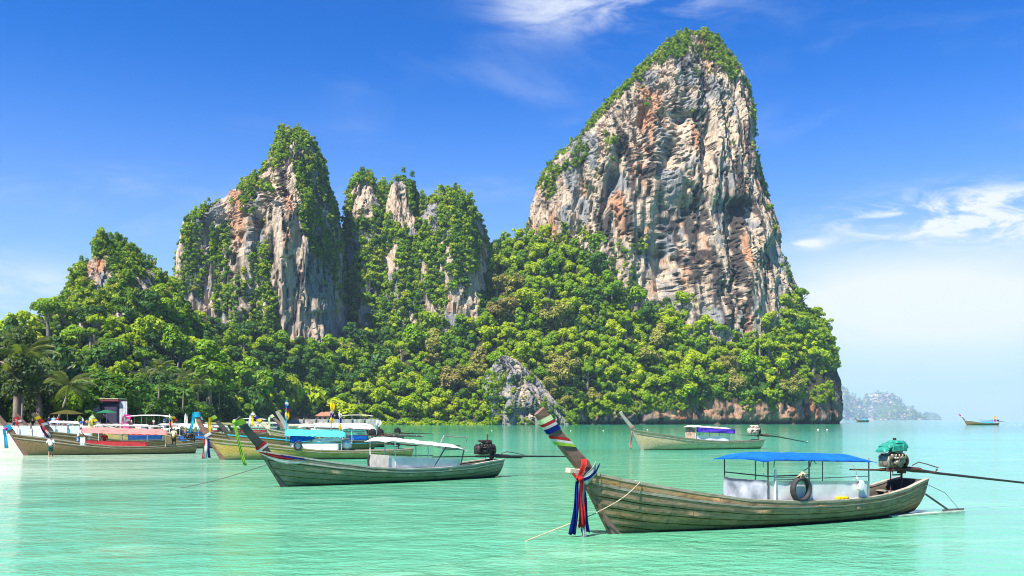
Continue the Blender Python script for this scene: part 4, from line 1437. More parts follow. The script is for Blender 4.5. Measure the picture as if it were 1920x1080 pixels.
        for t in (.06, .30, .55, .72):
            a, c = s.pt(t, .88, -1, -.03), s.pt(t, .88, 1, -.03)
            MB().box((a.x, 0, a.z - .03), (.22, 2 * c.y, .04)).build('thwart', s.rail, s.root)

    def post(s, u, v, z0, z1, m=None, r=.022, du=0.0):
        MB().tube([(u, v, z0), (u + du, v, z1)], r, 6).build('canopy_post', m or STEEL, s.root)

    def railbar(s, u0, u1, v, z, m=None, r=.018, z1=None):
        MB().tube([(u0, v, z), (u1, v, z1 if z1 is not None else z)], r, 6).build('rail', m or STEEL, s.root)

    def canopy(s, u0, u1, z0, z1, hw, arch, m, droop=.12, name='canopy', nose=0.0, skirt=0.0, sag=.015):
        rows = []
        n = 22
        for i in range(n + 1):
            q = i / n
            u = u0 + (u1 - u0) * q
            e = max(0, 1 - min(q, 1 - q) / .10)
            ek = max(0, 1 - q / .22)
            zc = z0 + (z1 - z0) * q - droop * e ** 2 - nose * ek ** 2
            ar = arch * (1 - .75 * e ** 2)
            row = []
            if skirt:
                row.append(Vector((u, -hw - .02, zc - skirt)))
            for j in range(11):
                v = -1 + 2 * j / 10
                z = zc + ar * (1 - abs(v) ** 2.2) + sag * math.sin(q * 31) * (1 - v * v) + .012 * math.sin(q * 57 + v * 3)
                row.append(Vector((u, v * hw, z)))
            if skirt:
                row.append(Vector((u, hw + .02, zc - skirt * (1 + .15 * math.sin(q * 70)))))
            rows.append(row)
        return MB().sheet(rows, .018).build(name, m, s.root, True)

    def panel(s, u0, u1, v, z0, z1, m, folds=.02, thick=.02, name='side_panel', seed=1):
        g_ = random.Random(seed)
        ph = [g_.uniform(0, 6.28) for _ in range(4)]
        rows = []
        n = 18
        if not isinstance(z0, (tuple, list)): z0 = (z0, z0)
        if not isinstance(z1, (tuple, list)): z1 = (z1, z1)
        for i in range(n + 1):
            q = i / n
            u = u0 + (u1 - u0) * q
            a, c = z0[0] + (z0[1] - z0[0]) * q, z1[0] + (z1[1] - z1[0]) * q
            row = []
            for j in range(7):
                w = j / 6
                z = a + (c - a) * w
                off = folds * (math.sin(q * 17 + w * 3 + ph[0]) + .6 * math.sin(q * 9 - w * 7 + ph[1])) * (1 - .6 * w)
                row.append(Vector((u, v + off, z)))
            rows.append(row)
        return MB().sheet(rows, thick).build(name, m, s.root, True)

    def engine(s, u, z, px_end=None, shaft_len=5.0, tiller=2.0, scale=1.0, block=None, cover=None, drop=.35, frame=None, swing=0.0, detail=True, pipe=0.0, base_z=None):
        """long-tail motor on its swivel: block, pivot, tiller and propeller shaft"""
        k = scale
        base = base_z if base_z is not None else s.sh(.03)
        frame = frame or RUST
        mb = MB().tube([(u - .1, 0, base - .2), (u - .1, 0, z)], .035 * k, 7).tube([(u - .1, 0, z - .14), (u + .28, 0, z - .14), (u + .28, 0, z - .02)], .022, 5).box((u - .1, 0, z - .05), (.16, .22, .1))
        mb.build('engine_mount', frame, s.root)
        mb = MB().box((u + .1, .13 * k, z + .02), (1.25 * k, .07, .09)).box((u + .1, -.13 * k, z + .02), (1.25 * k, .07, .09)).box((u - .35 * k, 0, z + .02), (.12, .3 * k, .1)).tube([(u - .3 * k, 0, z + .03), (u - 1.0 * k, 0, z - .03)], .085 * k, 8)
        mb.build('engine_bed', frame, s.root)
        e = MB()
        ex, ez = u + .28 * k, z + .32 * k
        e.box((ex, 0, ez), (.62 * k, .36 * k, .46 * k)).box((ex - .12 * k, 0, ez + .28 * k), (.34 * k, .3 * k, .16 * k))
        if detail:
            for sy in (1, -1):
                yy = sy * .19 * k
                e.tube([(ex + .16 * k, yy, ez - .06 * k), (ex + .16 * k, yy + sy * .13 * k, ez - .06 * k)], .10 * k, 12)      # alternator
                e.tube([(ex - .12 * k, yy, ez + .02 * k), (ex - .12 * k, yy + sy * .09 * k, ez + .02 * k)], .13 * k, 12)     # pulley
                e.tube([(ex + .02 * k, yy + sy * .06 * k, ez - .22 * k), (ex + .02 * k, yy + sy * .06 * k, ez - .02 * k)], .055 * k, 10)   # oil filter
                for q in range(4):
                    px0 = ex + (-.24 + .15 * q) * k
                    e.tube([(px0, yy * .9, ez + .20 * k), (px0, yy + sy * .10 * k, ez + .19 * k), (px0 + .03 * k, yy + sy * .11 * k, ez + .10 * k)], .028 * k, 6)
                e.tube([(ex - .28 * k, yy + sy * .11 * k, ez + .10 * k), (ex + .30 * k, yy + sy * .11 * k, ez + .08 * k)], .035 * k, 7)   # manifold
                e.box((ex + .28 * k, yy + sy * .03 * k, ez + .14 * k), (.14 * k, .08 * k, .16 * k))
            for q in range(6):
                e.box((ex + (-.25 + .1 * q) * k, .0, ez + .37 * k), (.03, .28 * k, .09 * k))
            e.box((ex + .40 * k, 0, ez - .02 * k), (.12 * k, .40 * k, .36 * k))                                                  # radiator
            e.tube([(ex + .38 * k, .1 * k, ez + .18 * k), (ex + .30 * k, .12 * k, ez + .30 * k), (ex + .12 * k, .12 * k, ez + .30 * k)], .03 * k, 6)
        eo = e.build('engine', block or ALLOY, s.root, detail)
        MB().tube([(ex - .34 * k, 0, ez - .02), (ex - .44 * k, 0, ez - .02)], .25 * k, 18).build('flywheel', BLACKM, eo)
        if cover:
            mb = MB()
            for (a_, b_, c_, sx_, sy_, sz_, ry_) in ((.02, 0, .50, .74, .52, .13, .05), (-.12, .02, .58, .50, .44, .12, -.06), (.50, .03, .36, .34, .40, .10, .35), (-.40, -.02, .46, .26, .48, .22, -.12), (.10, .25, .40, .50, .07, .20, .08), (-.22, .26, .42, .22, .06, .24, -.1), (.10, -.25, .40, .60, .07, .2, .08), (.34, .1, .46, .26, .3, .12, .25)):
                mb.box((ex + a_ * k, b_ * k, ez + c_ * k), (sx_ * k, sy_ * k, sz_ * k), Matrix.Rotation(ry_, 3, 'Y'), taper=.88, bev=.3)
            mb.build('engine_cover', cover, eo)
            MB().tube([(ex - .06, 0, ez + .62 * k), (ex - .06, 0, ez + .72 * k)], .05, 7).build('filler_cap', BLACKM, eo)
        if pipe:
            MB().tube([(ex - .1, .05, ez + .2), (ex - .12, .05, ez + pipe)], .04, 7).build('exhaust_pipe', RUST, eo)
        MB().tube([(u + .7 * k, 0, z + .02), (u + tiller, swing * .2, z + .06)], [.035, .026], 6).build('tiller', frame if detail else RUST, s.root)
        x1 = u - shaft_len
        zend = z - drop
        MB().tube([(u - .9 * k, 0, z - .02), (u - 1.9 * k, swing * .1, z - .02 - drop * .2), (x1, -swing, zend)], [.055 * k, .045 * k, .032], 7).build('drive_shaft', frame if frame is not RUST else BLACKM, s.root)
        MB().tube([(u - .6 * k, .02, z + .13), (u - .9 * k, .02, z + .22), (u - 1.3 * k, .02, z + .15), (u - 1.9 * k, 0, z + .02)], .016, 5).tube([(u - .6 * k, 0, z - .06), (u - 1.75 * k, 0, z - .12), (u - 1.85 * k, 0, z - .02)], .026, 5).build('shaft_brace', frame, s.root)
        pb = MB()
        for a in range(3):
            w = a * 2.094
            dy, dz = math.cos(w), math.sin(w)
            pb.add([(x1, -swing + dy * .02, zend + dz * .02), (x1 + .04, -swing + dy * .1 - dz * .06, zend + dz * .1 + dy * .06), (x1 - .02, -swing + dy * .17, zend + dz * .17), (x1 - .05, -swing + dy * .1 + dz * .06, zend + dz * .1 - dy * .06),
                    (x1 + .02, -swing + dy * .02, zend + dz * .02), (x1 + .05, -swing + dy * .1 - dz * .06, zend + dz * .1 + dy * .06), (x1, -swing + dy * .17, zend + dz * .17), (x1 - .03, -swing + dy * .1 + dz * .06, zend + dz * .1 - dy * .06)],
                   [(0, 1, 2, 3), (7, 6, 5, 4), (0, 4, 5, 1), (1, 5, 6, 2), (2, 6, 7, 3), (3, 7, 4, 0)])
        pb.ball((x1 - .02, -swing, zend), .05, 7, 5)
        pb.build('propeller', ALLOY, s.root)

    def wrap(s, f0, f1, mat, tilt=0.0, grow=.02, n=4):
        """band of cloth round the prow post between fractions f0..f1 of its length; tilt slants it"""
        rows = s.prow_rows[3:]
        def at(f):
            f = max(0, min(len(rows) - 1.0001, f * (len(rows) - 1)))
            i = int(f)
            return [a.lerp(c, f - i) for a, c in zip(rows[i], rows[i + 1])]
        rr = []
        for q in range(n + 1):
            fq = f0 + (f1 - f0) * q / n
            ra, rb = at(fq), at(fq + tilt)
            ring = []
            cen = sum(ra, Vector()) / 8
            for k in range(8):
                w = (0, 0, .15, .85, 1, 1, .85, .15)[k]
                p = ra[k].lerp(rb[k], w)
                d_ = p - cen
                ring.append(p + d_.normalized() * grow + Vector((0, math.copysign(grow * .8, p.y), 0)))
            rr.append(ring)
        return MB().sheet(rr, .0, True)

    def tail(s, p0, p1, w0, w1, wav=.05, seed=0, flat=None):
        """strip of cloth from p0 hanging to p1"""
        g_ = random.Random(seed)
        a, c = Vector(p0), Vector(p1)
        rows = []
        for i in range(13):
            q = i / 12
            p = a.lerp(c, q) + Vector((wav * math.sin(q * 5 + seed) * .4, wav * math.sin(q * 7 + seed * 2), 0))
            w = w0 + (w1 - w0) * q
            row = []
            for j in range(7):
                v = -.5 + j / 6
                row.append(p + Vector((v * w, .035 * math.sin(j * 2.1 + seed + q * 2) * (.3 + q), .015 * math.sin(j * 2 + seed))))
            rows.append(row)
        return MB().sheet(rows, .008)

    def sash(s, label, strips, group=None):
        """cloth tied to the prow: a thing of its own with one strip per colour"""
        obs = []
        for nm, mb, mat in strips:
            vs = [s.M @ Vector(v) for v in mb.v]
            obs.append((nm, mb, mat, vs))
        allv = [v for q in obs for v in q[3]]
        lo = Vector((sum(v.x for v in allv) / len(allv), sum(v.y for v in allv) / len(allv), min(v.z for v in allv)))
        t = empty('prow_sash', lo, 0, label, 'sash', group)
        for nm, mb, mat, vs in obs:
            mb.v = [tuple(v - lo) for v in vs]
            mb.build(nm, mat, t, True)
        return t


def torus(c, R0, r0, axis_rot, n=28, m=9):
    mb = MB()
    rows = []
    for i in range(n):
        a = 2 * math.pi * i / n
        row = []
        for j in range(m):
            w = 2 * math.pi * j / m
            p = Vector(((R0 + r0 * math.cos(w)) * math.cos(a), r0 * 1.5 * math.sin(w), (R0 + r0 * math.cos(w)) * math.sin(a)))
            row.append(axis_rot @ p + Vector(c))
        rows.append(row)
    rows.append(rows[0])
    return mb.sheet(rows, 0, True)


# ---- near boat with the blue canopy
nb = Boat('weathered brown wooden longtail boat with blue canopy, nearest the camera', (1142, 1001), (1700, 962), 2.05,
          wood=WOOD_A, planks=6,
          sheer=((0, 1.03), (.03, .96), (.08, .80), (.14, .70), (.22, .63), (.35, .60), (.5, .64), (.65, .74), (.78, .95), (.9, 1.26), (1, 1.6)),
          prow=((.92, 1.58, .39), (1.13, 1.81, .355), (1.37, 2.07, .33), (1.62, 2.35, .315), (1.87, 2.64, .31), (2.09, 2.91, .315)))
v = .84
V1 = lambda px_: nb.u(px_, v)
UF, UR = V1(1440), V1(1629)
nb.canopy(V1(1424), V1(1635), 1.77, 1.62, 1.0, .17, TARP_BLUE, droop=.015, nose=.05, sag=.008)
for u_, m_ in ((UF, DPOST), (V1(1517), DPOST), (UR, STEEL)):
    nb.post(u_, v, .45, 1.74, m_, .02)
for u_, m_ in ((UF, DPOST), (V1(1500), STEEL), (UR, STEEL)):
    nb.post(u_, -v, .45, 1.72, m_, .018)
nb.post(V1(1453), v + .01, .5, 1.50, WPOST, .035)
nb.railbar(UF, V1(1517), v, 1.33, DPOST)
MB().tube([(UF, -v, 1.36), (UF, v, 1.33)], .018, 6).build('rail', DPOST, nb.root)
nb.railbar(V1(1453), UR, v + .02, 1.23, STEEL, .013)
nb.railbar(V1(1453), V1(1517), v + .02, 1.29, STEEL, .013)
nb.railbar(UF, UR, v, 1.755, DPOST, .018, 1.63)
nb.railbar(UF, UR, -v, 1.755, DPOST, .018, 1.63)
for u_ in (UF, V1(1480), V1(1530), V1(1580), UR):
    z_ = 1.755 - .125 * (UF - u_) / (UF - UR)
    MB().tube([(u_, -v, z_), (u_, -v * .5, z_ + .11), (u_, 0, z_ + .14), (u_, v * .5, z_ + .11), (u_, v, z_)], .014, 5).build('canopy_hoop', DPOST, nb.root)
rows_ = []
for i in range(19):
    q = i / 18
    y_ = -v + 2 * v * q
    rows_.append([Vector((UF + .02 + .04 * math.sin(q * 15 + w * 4) * (1 - .5 * w) + .03 * math.sin(q * 7 - w * 6), y_, .45 + (.78 - .02 * math.sin(q * 3.1)) * w)) for w in [k_ / 7 for k_ in range(8)]])
MB().sheet(rows_, .012).build('front_tarp', TARP_CLEAR, nb.root, True)
nb.panel(UF, V1(1517), v + .01, (.50, .50), (1.20, 1.18), TARP_WHITE, .012, seed=4)
nb.panel(V1(1518), UR, v + .015, (.48, .50), (1.16, 1.10), TARP_WHITE, .012, seed=5)
nb.engine(nb.u(1686, 0), 1.30, shaft_len=6.2, tiller=1.95, scale=.92, cover=TEAL, drop=.62, swing=-.5)
nb.post(nb.u(1670, 0), 0, .6, 1.34, RUST, .018)
# stern board, strut and stay
t0 = nb.pt(.02, .5, 1)
mb = MB().box((-nb.L / 2 - .15, .55, .03), (3.2, .26, .05)); mb.build('stern_float_board', mat_plain('pale_green_board', (.30, .40, .31), .6), nb.root)
mb = MB().tube([(-nb.L / 2 - .05, .6, .62), (-nb.L / 2 - 1.05, .62, .10)], .03, 6).tube([(-nb.L / 2 - .8, .62, .10), (-nb.L / 2 - 1.75, .62, .10)], .028, 6); mb.build('stern_strut', DPOST, nb.root)
MB().tube([(-nb.L / 2 - .12, .6, .9), (-nb.L / 2 - .9, .62, .62), (-nb.L / 2 - 1.55, .62, .1)], .008, 4).build('stay_wire', BLACKM, nb.root)
MB().box((nb.L / 2 + .98, 0, 1.56), (.42, .22, .13), Matrix.Rotation(-.12, 3, 'Y')).build('stem_head', PROW_P, nb.root)
# things hung on it
o = torus((V1(1494), v + .15, .97), .29, .06, Matrix.Rotation(0, 3, 'Z')).world('tyre', RUBBER, nb.M, True)
tag(o, 'black rubber tyre roped to the white side of the nearest boat', 'tyre')
mb = MB()
for k in range(6):
    a = k * 1.05
    mb.tube([(V1(1494) - .12 + .05 * k, v + .16 + .08 * math.sin(a * 2), 1.26 + .03 * math.cos(a)), (V1(1494) - .1 + .05 * k, v + .22, 1.36 + .02 * math.sin(a)), (V1(1494) - .08 + .05 * k, v + .12, 1.42 - .03 * k)], .022, 5)
mb.tube([(V1(1494) - .05, v + .1, 1.40), (V1(1517), v + .03, 1.55), (V1(1522), v, 1.74), (V1(1529), v + .03, 1.62)], .016, 5)
tag(mb.world('rope', ROPE, nb.M, True), 'bunched tan rope holding the tyre on the nearest boat', 'rope')
mb = MB().box((V1(1607), v + .12, .98), (.17, .12, .30), Matrix.Rotation(-.45, 3, 'Y'), bev=.3).tube([(V1(1607) + .09, v + .12, 1.13), (V1(1607) + .13, v + .12, 1.2)], .03, 7).tube([(V1(1607) + .1, v + .1, 1.16), (V1(1603), v + .02, 1.45), (V1(1600), v, 1.55)], .008, 4)
tag(mb.world('jug', WHITEP, nb.M), 'white plastic jug hanging on the rear panel of the nearest boat', 'jug')
mb = MB().tube([(V1(1437) + .1, v, 1.75), (V1(1430), v + .02, 1.62), (V1(1430), v + .02, 1.42), (V1(1433), v, 1.34)], .012, 4).tube([(V1(1452), v, 1.72), (V1(1450), v + .02, 1.58)], .02, 4)
tag(mb.world('rope', ROPE, nb.M, True), 'thin frayed rope hanging under the blue canopy', 'rope')
mb = MB()
for k, (dx, c) in enumerate([(0, 1), (.14, 1), (.28, 1)]):
    mb.ball((V1(1570) - dx, v + .02, .66), .09, 7, 4, (1.3, 1, .6))
tag(mb.world('cloth_bundle', C_['yellow'], nb.M, True), 'small yellow and green bundle on the rail of the nearest boat', 'bundle')
tt_ = nb.t_at(1197)
pa, pb_ = nb.pt(tt_, 1, 1, .07) + Vector((0, 0, .02)), Vector((nb.L / 2 + .36, .16, .60))
path = [nb.pt(tt_, 1, 1, -.15) + Vector((0, 0, .05)), pa] + [pa.lerp(pb_, q) + Vector((0, .10 * math.sin(math.pi * q), -.03 * math.sin(math.pi * q))) for q in (.15, .3, .45, .6, .75, .9)] + [pb_]
path += [Vector((nb.L / 2 + .42, .03, .52)), Vector((nb.L / 2 + 2.6, .2, -.05))]
mb = MB().tube(path, .013, 5)
tag(mb.world('rope', ROPE, nb.M, True), 'tan anchor rope slung across the bow planks of the nearest boat', 'rope')
# sash on the stem
kn = (nb.L / 2 + .92, .12, 1.36)
ring = nb.wrap(.0, .0, C_['white'])
bandA = MB().sheet([[Vector((nb.L / 2 + a, y, z)) for (a, y, z) in ((.52, .20, 1.80 - dz), (.62, .22, 1.66 - dz), (.76, .18, 1.52 - dz), (.90, .13, 1.40 - dz * .3))] for dz in (0, .06, .12, .2, .28)], .01)
bandB = MB().sheet([[Vector((nb.L / 2 + a + dx, y, z)) for (a, y, z) in ((.74, .13, 1.86), (.80, .20, 1.70), (.86, .19, 1.54), (.92, .14, 1.40))] for dx in (-.02, .04, .09, .13)], .01)
bandC = MB().sheet([[Vector((nb.L / 2 + a, y, z - dz)) for (a, y, z) in ((1.16, .06, 1.66), (1.08, .12, 1.54), (.98, .13, 1.42), (.93, .12, 1.38))] for dz in (0, .05, .1)], .01)
bandD = MB().sheet([[Vector((nb.L / 2 + a, y, z - dz)) for (a, y, z) in ((.44, .24, 1.76), (.54, .25, 1.60), (.70, .22, 1.46), (.88, .15, 1.38))] for dz in (0, .03, .07)], .01)
knot = MB().ball((kn[0], .17, 1.38), .075, 9, 6, (1, .8, .9))
nb.sash('red, white and blue cloth knotted round the stem, tails reaching the water', [
    ('band', bandA, C_['white']), ('band', bandB, C_['red']), ('band', bandC, C_['red']), ('band', bandD, C_['blue']), ('knot', knot, C_['red']),
    ('strip', nb.tail((kn[0], .19, 1.36), (kn[0] + .03, .23, .24), .11, .21, .02, 1), C_['red']),
    ('strip', nb.tail((kn[0] + .06, .12, 1.34), (kn[0] + .19, .14, .06), .09, .20, .02, 2), C_['blue']),
    ('strip', nb.tail((kn[0] - .07, .12, 1.34), (kn[0] - .17, .15, .10), .09, .24, .02, 3), C_['blue']),
    ('strip', nb.tail((kn[0] - .05, .17, 1.33), (kn[0] - .06, .21, -.08), .05, .10, .02, 4), C_['white'])])
# cloth on the prow head
def wr(b, a, c, tilt=0, grow=.02): return b.wrap(a, c, None, tilt, grow)
nb.sash('striped green, red, white and blue cloth wrapped round the nearest prow', [
    ('band', wr(nb, .84, .915, -.05, .022), C_['palegreen']), ('band', wr(nb, .795, .835, -.05, .020), C_['red']), ('band', wr(nb, .755, .795, -.05, .023), C_['white']), ('band', wr(nb, .68, .755, -.05, .021), C_['blue']),
    ('band', wr(nb, .61, .655, -.20, .022), C_['red']), ('band', wr(nb, .56, .61, -.22, .025), C_['white']), ('band', wr(nb, .50, .56, -.22, .024), C_['lime'])])

# ---- middle boat, green hull, white canopy
mbt = Boat('grey green wooden longtail boat with long white canopy, left of the nearest boat', (527, 913), (927, 894), 2.0, wood=WOOD_G, planks=5, rail=GUN_P, prowm=PROW_K,
           sheer=((0, .86), (.06, .80), (.15, .68), (.35, .58), (.5, .60), (.65, .72), (.8, .98), (.9, 1.25), (1, 1.52)),
           prow=((.95, 1.52, .40), (1.20, 1.82, .36), (1.45, 2.12, .33), (1.72, 2.44, .31), (1.98, 2.76, .31)))
v = .82
V2 = lambda px_: mbt.u(px_, v)
UF, UR = V2(728), V2(862)
mbt.canopy(V2(720), V2(872), 1.90, 1.42, .98, .17, TARP_WHITE, droop=.10, sag=.012)
zc_ = lambda u_: 1.90 - .48 * (UF - u_) / (UF - UR) - .04
for u_ in (V2(741), V2(803)):
    mbt.post(u_, v, .5, zc_(u_), WPOST, .03)
for u_ in (UF, V2(756), V2(815)):
    mbt.post(u_, -v, .5, zc_(u_), WPOST, .026)
mbt.post(V2(812), v, .6, 1.60, DPOST, .03, -.75)
mbt.post(UR, v, .5, 1.42, DPOST, .03, -.25)
MB().tube([(UF + .02, -v - .02, 1.2), (UF + .08, -v - .05, .95), (UF + .05, -v - .03, .55)], .05, 6).build('rolled_tarp', RUBBER, mbt.root)
MB().box((UF, 0, .86), (.03, 1.62, .74)).build('bulkhead', TARP_GREY, mbt.root)
mbt.panel(UF, UR, v + .02, (.50, .46), (1.22, 1.00), TARP_WHITE, .010, seed=9)
mbt.railbar(UF, V2(812), v, 1.27, DPOST, .02, 1.16)
MB().tube([(mbt.u(822, -.9), -.9, 1.45), (mbt.u(832, -.9), -.9, 2.02), (mbt.u(877, -.9), -.9, 1.92), (mbt.u(868, -.9), -.9, 1.2)], .03, 6).build('roll_bar', STEEL, mbt.root)
mbt.engine(mbt.u(919, 0), 1.0, shaft_len=5.4, tiller=3.3, scale=1.12, block=BLACKM, frame=BLACKM, drop=.12, pipe=.75, swing=-.2)
o = mbt.tail((mbt.L / 2 + 2.02, .0, 2.78), (mbt.L / 2 + 1.66, .25, .95), .11, .15, .03, 6)
mbt.sash('bright lime cloth capping the dark prow of the green boat, tail hanging down', [('band', wr(mbt, .84, 1.0, -.06, .025), C_['lime']), ('strip', o, C_['lime']), ('knot', MB().ball((mbt.L / 2 + 1.98, 0, 2.70), .09, 8, 6), C_['lime'])])
mbt.sash('red, white and blue cloth draped over the bow of the green boat', [
    ('band', wr(mbt, .0, .11, .02, .04), C_['red']),
    ('band', wr(mbt, -.0, .06, .0, .07), C_['white']),
    ('drape', MB().sheet([[mbt.pt(.90 + .10 * q, 1, 1, .05) + Vector((0, .02, -.04 - .16 * w * math.sin(math.pi * min(1, q * .9 + .1)))) for q in (0, .2, .4, .6, .8, 1)] for w in (0, .5, 1)], .01), C_['red']),
    ('drape', MB().sheet([[mbt.pt(.88 + .12 * q, 1, 1, .07) + Vector((0, .03, -.10 - (.1 + .16 * w) * math.sin(math.pi * min(1, q * .9 + .1)))) for q in (0, .2, .4, .6, .8, 1)] for w in (0, .5, 1)], .01), C_['white']),
    ('drape', MB().sheet([[mbt.pt(.885 + .06 * q, 1, 1, .085) + Vector((0, .03, -.02 - .08 * w)) for q in (0, .3, .6, 1)] for w in (0, 1)], .01), C_['blue'])])
pm = mbt.M @ Vector((mbt.L / 2 + .6, 0, .95))
pe = Wp(120, 916)
mb = MB().tube([pm.lerp(pe, q) + Vector((0, 0, -.55 * math.sin(math.pi * q))) for q in [i / 10 for i in range(11)]], .017, 5)
tag(mb.build('mooring_rope', DROPE), 'dark mooring rope running from the green boat to the left shallows', 'rope')

# ---- right boat, purple canopy
rb = Boat('pale weathered longtail boat with purple canopy, behind the blue canopied one', (1201, 844), (1424, 841), 2.1, wood=WOOD_P, rail=GUN_A, prowm=PROW_P,
          sheer=((0, .90), (.1, .78), (.3, .74), (.5, .85), (.7, 1.15), (.85, 1.5), (1, 1.95)),
          prow=((1.05, 1.95, .5), (1.5, 2.5, .4), (2.0, 3.1, .34), (2.2, 3.45, .36)))
v = .86
V3 = lambda px_: rb.u(px_, v)
UF, UR = V3(1304), V3(1368)
rb.canopy(UF + .3, V3(1377), 2.12, 1.80, 1.05, .20, mat_cloth('faded_roof_sheet', (.50, .44, .38), .12, .2), droop=.06)
rb.panel(UF, V3(1376), v + .2, (1.66, 1.48), (2.12, 1.88), TARP_PURPLE, .03, name='tarp_flap', seed=2)
for i in range(6):
    MB().box((UF, -v + (i + .5) * 2 * v / 6, 1.42), (.04, 2 * v / 6 - .02, 1.3)).build('cabin_board', mat_plain('cabin_board_wood', (.34, .25, .18), .8, .25, 3.0) if i == 0 else bpy.data.materials['cabin_board_wood'], rb.root)
rb.panel(UF, UR, v + .02, (.70, .70), (1.32, 1.24), WHITEP, .008, seed=4)
for u_ in (UF, V3(1330), V3(1350), UR):
    rb.post(u_, v, .6, 2.1 - .3 * (UF - u_) / (UF - UR), WPOST, .025)
    rb.post(u_, -v, .6, 2.1 - .3 * (UF - u_) / (UF - UR), WPOST, .022)
rb.engine(rb.u(1420, 0), 1.28, shaft_len=6.2, tiller=2.2, scale=1.35, block=mat_plain('pale_engine', (.46, .37, .30), .7, .25, 6.0, dirt=(.14, .08, .06)), drop=.75, pipe=.75, swing=.3)
rb.sash('faded pink cloth strip hanging from the prow of the pale boat', [('band', wr(rb, .0, .08, 0, .03), C_['salmon']), ('strip', rb.tail((rb.L / 2 + 1.0, .1, 1.9), (rb.L / 2 + 1.05, .12, .15), .14, .22, .05, 3), C_['salmon'])])

# ---- the crowd of boats by the beach
GRP = 'longtail boats moored by the beach'
DP = ((1.0, 1.75, .5), (1.4, 2.3, .42), (1.8, 2.85, .38), (2.05, 3.2, .36))
red = Boat('dark brown longtail boat with faded pink canopy and red sides by the beach', (44, 854), (366, 850), 2.0, wood=WOOD_D, rail=GUN_A, prowm=PROW_A, group=GRP,
           sheer=((0, .9), (.1, .75), (.3, .62), (.5, .70), (.7, 1.0), (.85, 1.35), (1, 1.72)), prow=((1.0, 1.72, .5), (1.4, 2.3, .42), (1.75, 2.8, .38), (1.95, 3.1, .36)))
v = .9
V4 = lambda px_: red.u(px_, v)
red.canopy(V4(152), V4(314), 2.05, 1.85, 1.1, .14, TARP_PINK, droop=.02, skirt=.28)
red.panel(V4(157), V4(278), v + .03, (.70, .62), (1.18, 1.02), REDP, .01, seed=2)
red.panel(V4(150), V4(160), v + .06, .75, 1.45, WHITEP, .01, seed=3)
for px_ in (167, 228, 276, 310):
    red.post(V4(px_), v, .6, 1.95, WPOST, .025); red.post(V4(px_), -v, .6, 1.95, WPOST, .022)
red.engine(red.u(362, 0), 1.15, shaft_len=4.6, tiller=1.8, scale=1.0, block=BLACKM, drop=.3)
red.sash('turquoise cloth hanging from the prow at the left picture edge', [('band', wr(red, .1, .3, 0, .04), C_['cyan']), ('strip', red.tail((red.L / 2 + 1.3, .1, 2.1), (red.L / 2 + 1.15, .15, .6), .2, .28, .05, 1), C_['cyan']), ('knot', MB().ball((red.L / 2 + 1.2, .1, 2.1), .13, 8, 5), C_['magenta'])])

bb = Boat('brown longtail boat with blue side panel behind the red sided boat', (112, 843), (335, 839), 2.0, wood=WOOD_D, rail=GUN_A, prowm=PROW_A, group=GRP, prow=((1.0, 1.75, .5), (1.5, 2.3, .45), (2.0, 2.9, .4), (2.35, 3.25, .38)),
          sheer=((0, .9), (.1, .75), (.3, .7), (.5, .8), (.7, 1.1), (.85, 1.45), (1, 1.75)))
v = .9
bb.panel(bb.u(240, v), bb.u(304, v), v + .03, .85, 1.3, BLUEP, .01)
bb.canopy(bb.u(180, v), bb.u(310, v), 2.25, 2.05, 1.1, .15, TARP_GREY)
for px_ in (185, 225, 265, 305):
    bb.post(bb.u(px_, v), v, .7, 2.2, WPOST, .025); bb.post(bb.u(px_, -v), -v, .7, 2.2, WPOST, .02)
bb.engine(bb.u(338, 0), 1.2, shaft_len=3.6, tiller=1.6, block=BLACKM, drop=.2, detail=False)
bb.sash('red, yellow and white garland wound down the brown prow behind the wading man', [('band', wr(bb, .62, .78, -.05, .04), C_['yellow']), ('band', wr(bb, .45, .60, -.08, .05), C_['red']), ('band', wr(bb, .3, .42, -.08, .04), C_['white']),
    ('strip', bb.tail((bb.L / 2 + 1.7, .15, 2.55), (bb.L / 2 + .9, .2, 1.1), .25, .34, .08, 2), C_['red']), ('strip', bb.tail((bb.L / 2 + 1.5, .2, 2.3), (bb.L / 2 + .7, .28, 1.0), .15, .2, .08, 5), C_['white']), ('strip', bb.tail((bb.L / 2 + 1.6, .1, 2.2), (bb.L / 2 + 1.0, .14, 1.0), .15, .3, .08, 7), C_['navy'])])

cy = Boat('ochre stained longtail boat with cyan canopy and white side with a tyre', (413, 862), (770, 859), 2.05, wood=WOOD_Y, rail=GUN_A, prowm=PROW_A, group=GRP,
          sheer=((0, .72), (.1, .62), (.3, .58), (.5, .66), (.7, .98), (.85, 1.25), (1, 1.55)), prow=((.95, 1.55, .5), (1.35, 2.1, .42), (1.6, 2.7, .38), (1.7, 3.35, .36)))
v = .92
V5 = lambda px_: cy.u(px_, v)
cy.canopy(V5(534), V5(648), 2.0, 1.85, 1.1, .12, TARP_CYAN, droop=.0, skirt=.3)
cy.panel(V5(544), V5(636), v + .03, .62, 1.15, WHITEP, .006, seed=2)
cy.panel(V5(544), V5(590), v + .08, (1.16, 1.42), (1.72, 1.7), TARP_BLUE, .03, seed=3, name='tarp_flap')
cy.panel(V5(586), V5(640), v + .06, (1.22, 1.28), (1.4, 1.72), TARP_WHITE, .03, seed=5, name='tarp_flap')
for px_ in (545, 580, 615, 640):
    cy.post(V5(px_), v, .55, 1.75, WPOST, .025); cy.post(V5(px_), -v, .55, 1.75, WPOST, .022)
MB().box((V5(650), .2, 1.0), (.7, 1.2, .75), bev=.3).build('engine_box', WHITEP, cy.root)
cy.engine(cy.u(745, 0), 1.0, shaft_len=4.6, tiller=1.8, block=BLACKM, drop=.1, frame=RUST)
